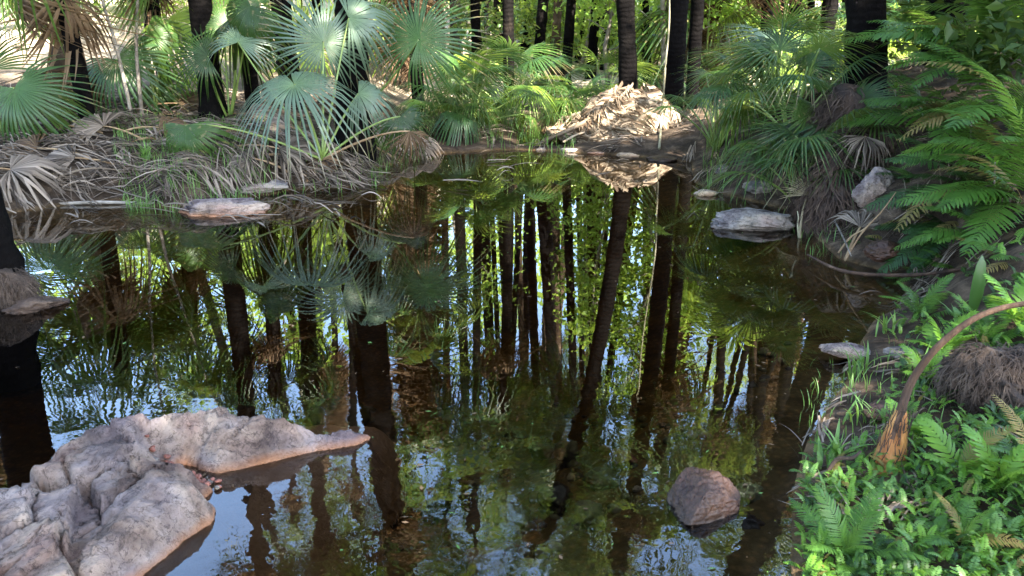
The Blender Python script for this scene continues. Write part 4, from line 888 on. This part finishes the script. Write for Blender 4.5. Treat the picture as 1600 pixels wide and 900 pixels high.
FR = [ # px, py, Y, z above ground override None, n, L, kind, az, incl, label
 (1560, 110, 6.0, 9, 1.05, 'fern', (2.4, 4.6), (40, 88), 'large arching fern at the top right corner'),
 (1480, 90, 7.0, 9, .95, 'fern', (2.3, 4.4), (45, 88), 'arching fern over the upper dark root mass'),
 (1580, 40, 6.4, 9, 1.1, 'ferndk', (2.2, 4.4), (30, 85), 'dark fern hanging from the upper right edge'),
 (1500, 200, 5.9, 9, .85, 'fern', (2.6, 4.4), (50, 95), 'fern reaching left above the pale rounded rock'),
 (1590, 200, 5.2, 9, .95, 'fern', (2.4, 4.4), (40, 90), 'tall fern at the right edge, upper middle'),
 (1455, 275, 6.2, 7, .60, 'fern', (2.8, 4.4), (55, 100), 'short fern beside the dark hollow in the root mass'),
 (1530, 300, 5.2, 9, .75, 'ferndk', (2.6, 4.7), (50, 100), 'dark fern hanging over the hollow'),
 (1600, 320, 4.6, 9, .80, 'fern', (2.4, 4.6), (40, 95), 'fern at the right edge above the long brown stem'),
 (1500, 370, 5.0, 9, .62, 'ferndk', (2.6, 4.9), (60, 110), 'dark fern drooping to the water by the root mass'),
 (1440, 350, 5.6, 8, .55, 'fern', (2.6, 4.9), (60, 110), 'fern hanging above the dark stone'),
 (1560, 385, 4.5, 8, .60, 'fern', (2.6, 4.9), (55, 105), 'fern just above the long brown stem'),
 (1420, 60, 8.2, 7, .95, 'ferndk', (2.2, 4.4), (40, 85), 'dark fern behind the thick black trunk'),
 (1530, 10, 7.4, 8, 1.0, 'ferndk', (2.2, 4.4), (40, 85), 'dark fern at the top edge near the black trunk'),
 (1600, 260, 4.4, 7, .75, 'fern', (2.2, 4.4), (30, 90), 'light green fern crowding the right edge'),
 (1470, 410, 5.0, 6, .42, 'fern', (2.8, 4.9), (60, 105), 'little fern dipping below the long brown stem'),
 (1610, 430, 3.9, 7, .50, 'fern', (2.2, 4.6), (50, 95), 'fern between the broad upright leaf and the right edge'),
 (1430, 300, 5.8, 9, .50, 'ferndk', (2.6, 5.2), (50, 110), 'dark fern filling the hollow of the root mass'),
 (1545, 250, 5.4, 9, .70, 'fern', (2.6, 4.6), (45, 100), 'light fern sweeping left below the leafy sprigs'),
 (1500, 440, 4.6, 9, .40, 'fern', (2.6, 5.2), (40, 105), 'fern spilling over the fallen brown stem'),
 (1580, 455, 4.1, 9, .42, 'ferndk', (2.4, 5.2), (30, 100), 'dark fern behind the broad upright leaf'),
 (1440, 455, 4.8, 8, .32, 'fern', (2.6, 5.2), (40, 105), 'small fern at the foot of the right bank slope'),
 (1450, 215, 6.3, 10, .62, 'ferndk', (2.2, 5.4), (30, 105), 'dark fern growing on the upper root mass'),
 (1470, 330, 5.5, 11, .55, 'fern', (2.2, 5.6), (30, 110), 'fern covering the slope right of the pale rounded rock'),
 (1530, 360, 5.0, 11, .55, 'ferndk', (2.2, 5.6), (30, 110), 'dark fern halfway up the right bank slope'),
 (1420, 330, 5.8, 9, .38, 'ferndk', (2.4, 5.4), (40, 110), 'small dark fern next to the pale rounded rock'),
 (1570, 140, 5.8, 10, .85, 'ferndk', (2.2, 5.0), (30, 100), 'shaded fern under the top right corner fern'),
 (1400, 395, 5.3, 7, .36, 'ferndk', (2.8, 5.2), (50, 110), 'small dark fern over the dark stone')]
for px, py, Yd, n, L, kd, az, inc, lb in FR:
    p = atY(px, py, Yd); z = p.z; g = hz(p.x, p.y); fern(Vector((p.x, p.y, min(z, max(g + .02, z)) if z < g + .9 else g + .9)), n, L, lb, kd, az, inc)
# earth hump and stems that carry the high ferns: a bushy thicket behind them
for i, (px, Yd, h, lb) in enumerate([(1600, 7.0, 1.3, 'dark bush behind the top right ferns'), (1530, 8.8, 1.3, 'dark bush behind the black trunk on the right'), (1640, 5.3, 1.2, 'dark bush at the right edge behind the ferns'), (1440, 9.5, 1.1, 'dark bush behind the root mass')]):
    p = atY(px, 200, Yd); branch_tree('shrub', lb, 'shrub', (p.x, p.y, hz(p.x, p.y)), h, .6, 1500, .11, 'canopy', 'bushes on the right bank', .02, 400 + i, low=.1, nb=10, cl=.6)
for i, (px, py, Yd, n, L, kd, lb) in enumerate([(1500, 745, 0, 6, .26, 'bright', 'pale green fern upright in the lower right ground cover'), (1560, 770, 0, 7, .24, 'bright', 'bright broad fern near the lower right corner'),
    (1475, 560, 0, 8, .28, 'bright', 'fern beside the whitish stone'), (1540, 545, 0, 9, .30, 'fern', 'fern left of the shaggy root mass'), (1440, 500, 0, 7, .30, 'fern', 'fern under the broad upright leaf'),
    (1590, 510, 0, 8, .30, 'bright', 'bright fern above the shaggy root mass'), (1600, 740, 0, 8, .28, 'fern', 'fern in front of the shaggy root mass'), (1420, 690, 0, 6, .18, 'bright', 'small fern at the foot of the curved dead stalk'),
    (1320, 880, 0, 8, .26, 'fern', 'dark fern at the bottom edge of the right bank'), (1500, 860, 0, 8, .22, 'fern', 'fern low in the ground cover at the bottom right'), (1450, 600, 0, 6, .2, 'bright', 'tiny fern behind the curved dead stalk')]):
    p = on_ground(px, py); fern(p, n, L, lb, kd, None, (20, 75), 'small ferns on the right bank')
# ground cover: countless little leaves
mb = MB(); sm = [fern_mb(70 + i, n=9, pl=.19, pw=.042, arch=.4, ang=72, lobes=2) for i in range(3)]
def cover(n, x0, x1, y0, y1, L):
    for k in range(n):
        q = gp(random.uniform(x0, x1), random.uniform(y0, y1), .12); g = hz(q.x, q.y)
        if g < .012 or vnoise(np.array([q.x * 5, q.y * 5, 3.0])) > .55: continue
        a = random.uniform(0, 6.28); inc = R(random.uniform(20, 80)); d = Vector((math.cos(a) * math.sin(inc), math.sin(a) * math.sin(inc), math.cos(inc))); l = random.uniform(*L)
        mb.put(random.choice(sm), frame((q.x, q.y, g + random.uniform(0, .05)), d, Vector((-math.cos(a) * math.cos(inc), -math.sin(a) * math.cos(inc), math.sin(inc) + .3)), l), random.choice([0, 0, 0, 3, 1, 1, 4 if random.random() < .4 else 0]) if vnoise(np.array([q.x * 9, q.y * 9, 0.0])) > -.1 else random.choice([0, 3, 1, 2, 2]))
cover(3400, 1225, 1720, 680, 1010, (.03, .085)); cover(350, 1400, 1720, 460, 600, (.05, .11)); cover(250, 1380, 1640, 600, 700, (.04, .09))
tag(ob('ground_cover', (mb, [M['bright'], M['fern'], M['ferndk'], M['grass'], M['fernold']])), 'dense bright green creeping ground cover on the lower right bank', 'ground cover', kind='stuff')
# grass
def grass(mb, n, xy, l, w_, lean=.5):
    for k in range(n):
        x, y = xy(); g = hz(x, y)
        if g < -.06: continue
        a = random.uniform(0, 6.28); L = random.uniform(*l); s = np.linspace(0, 1, 6); b = random.uniform(.2, 1) * lean * L
        pts = np.stack([x + math.cos(a) * b * s * s, y + math.sin(a) * b * s * s, max(g, -.02) + L * (s - .35 * s * s * lean)], -1)
        mb.ribbon(pts, random.uniform(*w_) * np.array([.6, .9, 1, .8, .5, .05]), (-math.sin(a), math.cos(a), 0), fold=.4)
mb = MB()
grass(mb, 1500, pxy(180, 420, 215, 300), (.08, .22), (.002, .004)); grass(mb, 400, pxy(420, 660, 205, 285), (.06, .2), (.002, .004)); grass(mb, 300, pxy(1090, 1340, 260, 350), (.06, .16), (.002, .004)); grass(mb, 200, pxy(560, 700, 215, 250), (.08, .2), (.002, .004))
grass(mb, 200, pxy(1260, 1480, 480, 640), (.04, .12), (.0015, .003)); grass(mb, 300, pxy(760, 900, 150, 225), (.1, .25), (.003, .005))
grass(mb, 300, pxy(1100, 1330, 180, 260), (.1, .3), (.003, .006))
tag(ob('grass', (mb, M['grass'])), 'short green grass at the water edges', 'grass', kind='stuff')
for i, (px, py, n, l, w_, lb) in enumerate([(1340, 585, 12, (.10, .22), (.005, .009), 'tuft of broad grass in the right shallows'), (1385, 520, 12, (.10, .2), (.004, .007), 'grass tuft at the bend of the right shore'),
    (1300, 730, 11, (.12, .24), (.007, .011), 'broad bladed tuft right of the wet boulder'), (1430, 590, 10, (.1, .2), (.004, .007), 'grass tuft left of the whitish stone'), (1290, 790, 8, (.08, .16), (.005, .009), 'small tuft at the edge of the ground cover'),
    (1370, 660, 8, (.06, .14), (.003, .006), 'thin tuft beside the curved dead stalk'), (1500, 520, 12, (.1, .22), (.004, .008), 'grass tuft under the curved dead stalk'),
    (290, 245, 22, (.15, .32), (.004, .008), 'grass tuft under the low drooping leaf on the left bank'), (230, 250, 18, (.12, .3), (.005, .01), 'blue-green tuft on the left bank'), (600, 235, 16, (.1, .22), (.004, .007), 'green tuft right of the young fan palm'),
    (1180, 340, 0, (.1, .2), (.004, .007), ''), (1330, 660, 9, (.08, .18), (.004, .007), 'grass tuft standing at the muddy right edge')]):
    if not n: continue
    p = on_ground(px, py); mb = MB(); cx, cyy = p.x, p.y
    grass(mb, n, lambda: (cx + random.gauss(0, .02), cyy + random.gauss(0, .02)), l, w_, .9)
    if mb.v: tag(ob('grass_tuft', (mb, M['grass'])), lb, 'grass tuft', 'grass tufts on the banks')

# ------------------------------------------------------------------ stalks, stems, twigs
def stem(name, label, cat, pts, rad, mat, group=None, sides=8, sub=12, jit=.05):
    P = np.array([tuple(q) for q in pts]); n = len(P); tt = np.linspace(0, n - 1, sub * (n - 1) + 1); Q = []
    for t_ in tt:  # Catmull-Rom
        i = min(int(t_), n - 2); f = t_ - i; a, b_, c, d = P[max(i - 1, 0)], P[i], P[i + 1], P[min(i + 2, n - 1)]
        Q.append(.5 * (2 * b_ + (c - a) * f + (2 * a - 5 * b_ + 4 * c - d) * f * f + (3 * b_ - a - 3 * c + d) * f ** 3))
    rr = np.interp(tt, np.arange(n), rad); mb = MB(); mb.tube(Q, rr, sides, jit=jit); return tag(ob(name, (mb, M[mat])), label, cat, group)
M['stalk'] = solid_mat('dead_stalk', [(.3, (.025, .014, .009)), (.52, (.08, .043, .025)), (.72, (.22, .14, .085))], 14, .75, .9, 60, stretch=(1, 1, .3))
M['sheath'] = solid_mat('orange_sheath', [(.3, (.08, .025, .008)), (.5, (.26, .09, .018)), (.8, (.42, .22, .07))], 7, .5, .4, 60, stretch=(3, 3, .4))
b = gp(1385, 735, .06); Yb = b.y
spts = [b, atY(1392, 690, Yb + .02), atY(1408, 640, Yb + .05), atY(1425, 595, Yb + .07), atY(1462, 545, Yb + .05), atY(1515, 502, Yb + .02), atY(1570, 480, Yb), atY(1640, 470, Yb - .05)]
t = thing('dead_stalk', 'curved brown dead leaf stalk with flared orange base', 'leaf stalk', b); k = stem('stalk', None, None, [q - b for q in spts], [.017, .018, .0165, .014, .012, .0105, .0095, .009], 'stalk', sub=10); k.parent = t
mb = MB(); ns = 16
for i_ in range(ns):   # half-open flared sheath round the stalk foot
    s = i_ / (ns - 1); c = (spts[0] - b).lerp(spts[2] - b, s); c.z -= .03 * (1 - s); wd = .052 * (1 - s) ** .8 + .019
    for j in range(11):
        a = R(-200 + 220 * j / 10); mb.v.append(np.array([[c.x + math.cos(a) * wd, c.y + math.sin(a) * wd * .6, c.z]])); mb.n += 1
for i_ in range(ns - 1):
    for j in range(10): mb.f.append((i_ * 11 + j, i_ * 11 + j + 1, (i_ + 1) * 11 + j + 1, (i_ + 1) * 11 + j)); mb.m.append(0)
ob('sheath', (mb, M['sheath']), t)
mb = MB()
for i_ in range(70):
    s = random.random() * .95; a = R(random.uniform(-200, 20)); c = (spts[0] - b).lerp(spts[2] - b, s); wd = .052 * (1 - s) ** .8 + .021
    p_ = Vector((c.x + math.cos(a) * wd, c.y + math.sin(a) * wd * .6, c.z)); d_ = (spts[2] - spts[0]).normalized() * random.uniform(.03, .09) + Vector((random.gauss(0, .012), random.gauss(0, .012), 0))
    mb.ribbon([p_, p_ + d_ * .5 + Vector((0, -.004, 0)), p_ + d_ + Vector((random.gauss(0, .01), -.006, 0))], [.002, .0016, .0005], (1, 0, 0))
ob('sheath_fibres', (mb, M['fibre']), t)
q0 = atY(1330, 428, 4.9); stem('fallen_stem', 'long brown fallen stem across the right shore below the ferns', 'stem', [gp(1262, 398, .05), gp(1320, 424, .06), atY(1420, 430, 4.6), atY(1520, 418, 4.3), atY(1640, 404, 4.0)], [.006, .012, .012, .010, .008], 'stalk', sides=6)
# broad upright leaf
b = gp(1518, 492, .25); mb = MB(); mb.ribbon([(0, 0, -.05), (.002, 0, .04), (.004, 0, .10), (.003, 0, .18), (.002, .005, .25), (0, .01, .29)], [.008, .024, .032, .031, .022, .002], (1, 0, 0), fold=.35)
o = ob('broad_leaf', (mb, M['mid'])); o.location = b; tag(o, 'single broad green leaf standing upright beside the curved stalk', 'leaf')
GS = 'slender grey stems on the left bank'
b = on_ground(208, 190); stem('sapling_stem', 'slender grey stem leaning left in front of the drooping broad leaf', 'stem', [b - Vector((0, 0, .1)), atY(195, 130, b.y), atY(178, 60, b.y), atY(155, -20, b.y), atY(120, -200, b.y + .1), atY(100, -420, b.y + .3)], [.022, .02, .018, .017, .014, .008], 'twig', GS)
b = on_ground(222, 190); stem('sapling_stem', 'slender grey upright stem right of the leaning one', 'stem', [b - Vector((0, 0, .1)), atY(217, 130, b.y), atY(213, 70, b.y), atY(216, -20, b.y), atY(222, -200, b.y + .1), atY(240, -420, b.y + .3)], [.024, .021, .019, .018, .014, .008], 'twig', GS)
stem('vine', 'thin pale vine climbing left of the sunlit sided trunk', 'vine', [gp(1030, 232, .1), atY(1034, 180, 10.4), atY(1040, 100, 10.4), atY(1046, 20, 10.5), atY(1043, -150, 10.5), atY(1052, -300, 10.6)], [.016, .014, .012, .010, .009, .008], 'vine')
GT = 'fallen twigs along the shore'
for i, (a, b_, r, mt, lb) in enumerate([((150, 292), (228, 310), .007, 'drygrey', 'pale thin twig at the left waterline'), ((40, 322), (330, 318), .016, 'twig', 'long dark stick lying in the water along the left shore'), ((415, 262), (475, 215), .018, 'twig', 'grey stick propped under the young fan palm'),
    ((1248, 372), (1246, 330), .006, 'vine', 'short pale stalk before the large flat rock'), ((1290, 320), (1330, 400), .008, 'twig', 'grey twig leaning on the root buttress'), ((60, 195), (10, 235), .012, 'petdry', 'tan stick at the far left bank'),
    ((215, 205), (500, 196), .010, 'petdry', 'long dry leaf stalk across the left bank'), ((1290, 745), (1345, 705), .008, 'fibre', 'pale driftwood piece by the muddy right edge'), ((1310, 395), (1365, 345), .007, 'petdry', 'dry stalk rising to the pale rounded rock'), ((1320, 408), (1400, 300), .006, 'petdry', 'thin dry stalk under the hanging ferns'),
    ((0, 235), (135, 205), .012, 'petdry', 'dry stalk along the crest of the left bank'), ((880, 222), (935, 200), .014, 'dry', 'bleached stalk poking left out of the mound')]):
    A = gp(*a, .08); B = gp(*b_, .16) if i not in (3, 8, 9) else atY(b_[0], b_[1], A.y + .1)
    if i == 1: A.z = B.z = .01; A = gp(*a, .0); B = gp(*b_, .0)
    stem('twig', lb, 'twig', [A, A.lerp(B, .35) + Vector((0, .02, .02)), A.lerp(B, .7) + Vector((0, -.01, .01)), B], [r, r, r * .8, r * .5], mt, GT, sides=6, sub=5)
# waterside leafy sprig on the right
for i, (px, py, Yd, lb) in enumerate([(1520, 165, 5.4, 'light green leafy sprig rising from the ferns'), (1400, 135, 6.6, 'leafy sprig above the root mass'), (1555, 250, 4.9, 'leafy sprig over the right edge ferns')]):
    p = atY(px, py, Yd); g = hz(p.x, p.y); t = thing('leafy_sprig', lb, 'sprig', (p.x, p.y, g), 'leafy sprigs among the ferns'); h = p.z - g; mb = MB(); mb.tube([(.05, 0, 0), (.02, 0, h * .5), (0, 0, h)], [.006, .005, .003], 5); ob('stem', (mb, M['twig']), t); mb = MB()
    for k in range(9):
        a = k * 2.4; d = Vector((math.cos(a), math.sin(a), .35 + .03 * k)).normalized(); z = h * (.75 + .03 * k); l = .15; mb.ribbon([(0, 0, z), tuple(Vector((0, 0, z)) + d * l * .4), tuple(Vector((0, 0, z - .005)) + d * l * .8), tuple(Vector((0, 0, z - .02)) + d * l)], [.003, .014, .010, .001], (-math.sin(a), math.cos(a), 0), fold=.3)
    ob('leaf_whorl', (mb, M['bright']), t)

# tiny leaves and scum floating on the pool
mb = MB()
for k in range(420):
    q = gp(random.choice([random.uniform(0, 760), random.uniform(1000, 1400), random.uniform(500, 1250)]), 260 + 640 * random.random() ** 2.2)
    if hz(q.x, q.y) > -.02: continue
    a = random.uniform(0, 6.28); l = random.uniform(.004, .018); d = Vector((math.cos(a), math.sin(a), 0)) * l; n_ = Vector((-d.y, d.x, 0)) * random.uniform(.2, .5)
    mb.add([tuple(q - d + Vector((0, 0, .004))), tuple(q + n_ + Vector((0, 0, .005))), tuple(q + d + Vector((0, 0, .0045))), tuple(q - n_ + Vector((0, 0, .004)))], [(0, 3, 2, 1)], random.choice([0, 0, 1]))
tag(ob('floating_leaves', (mb, [M['drybrown'], M['grass']])), 'tiny fallen leaves floating on the dark pool', 'floating leaves', kind='stuff')
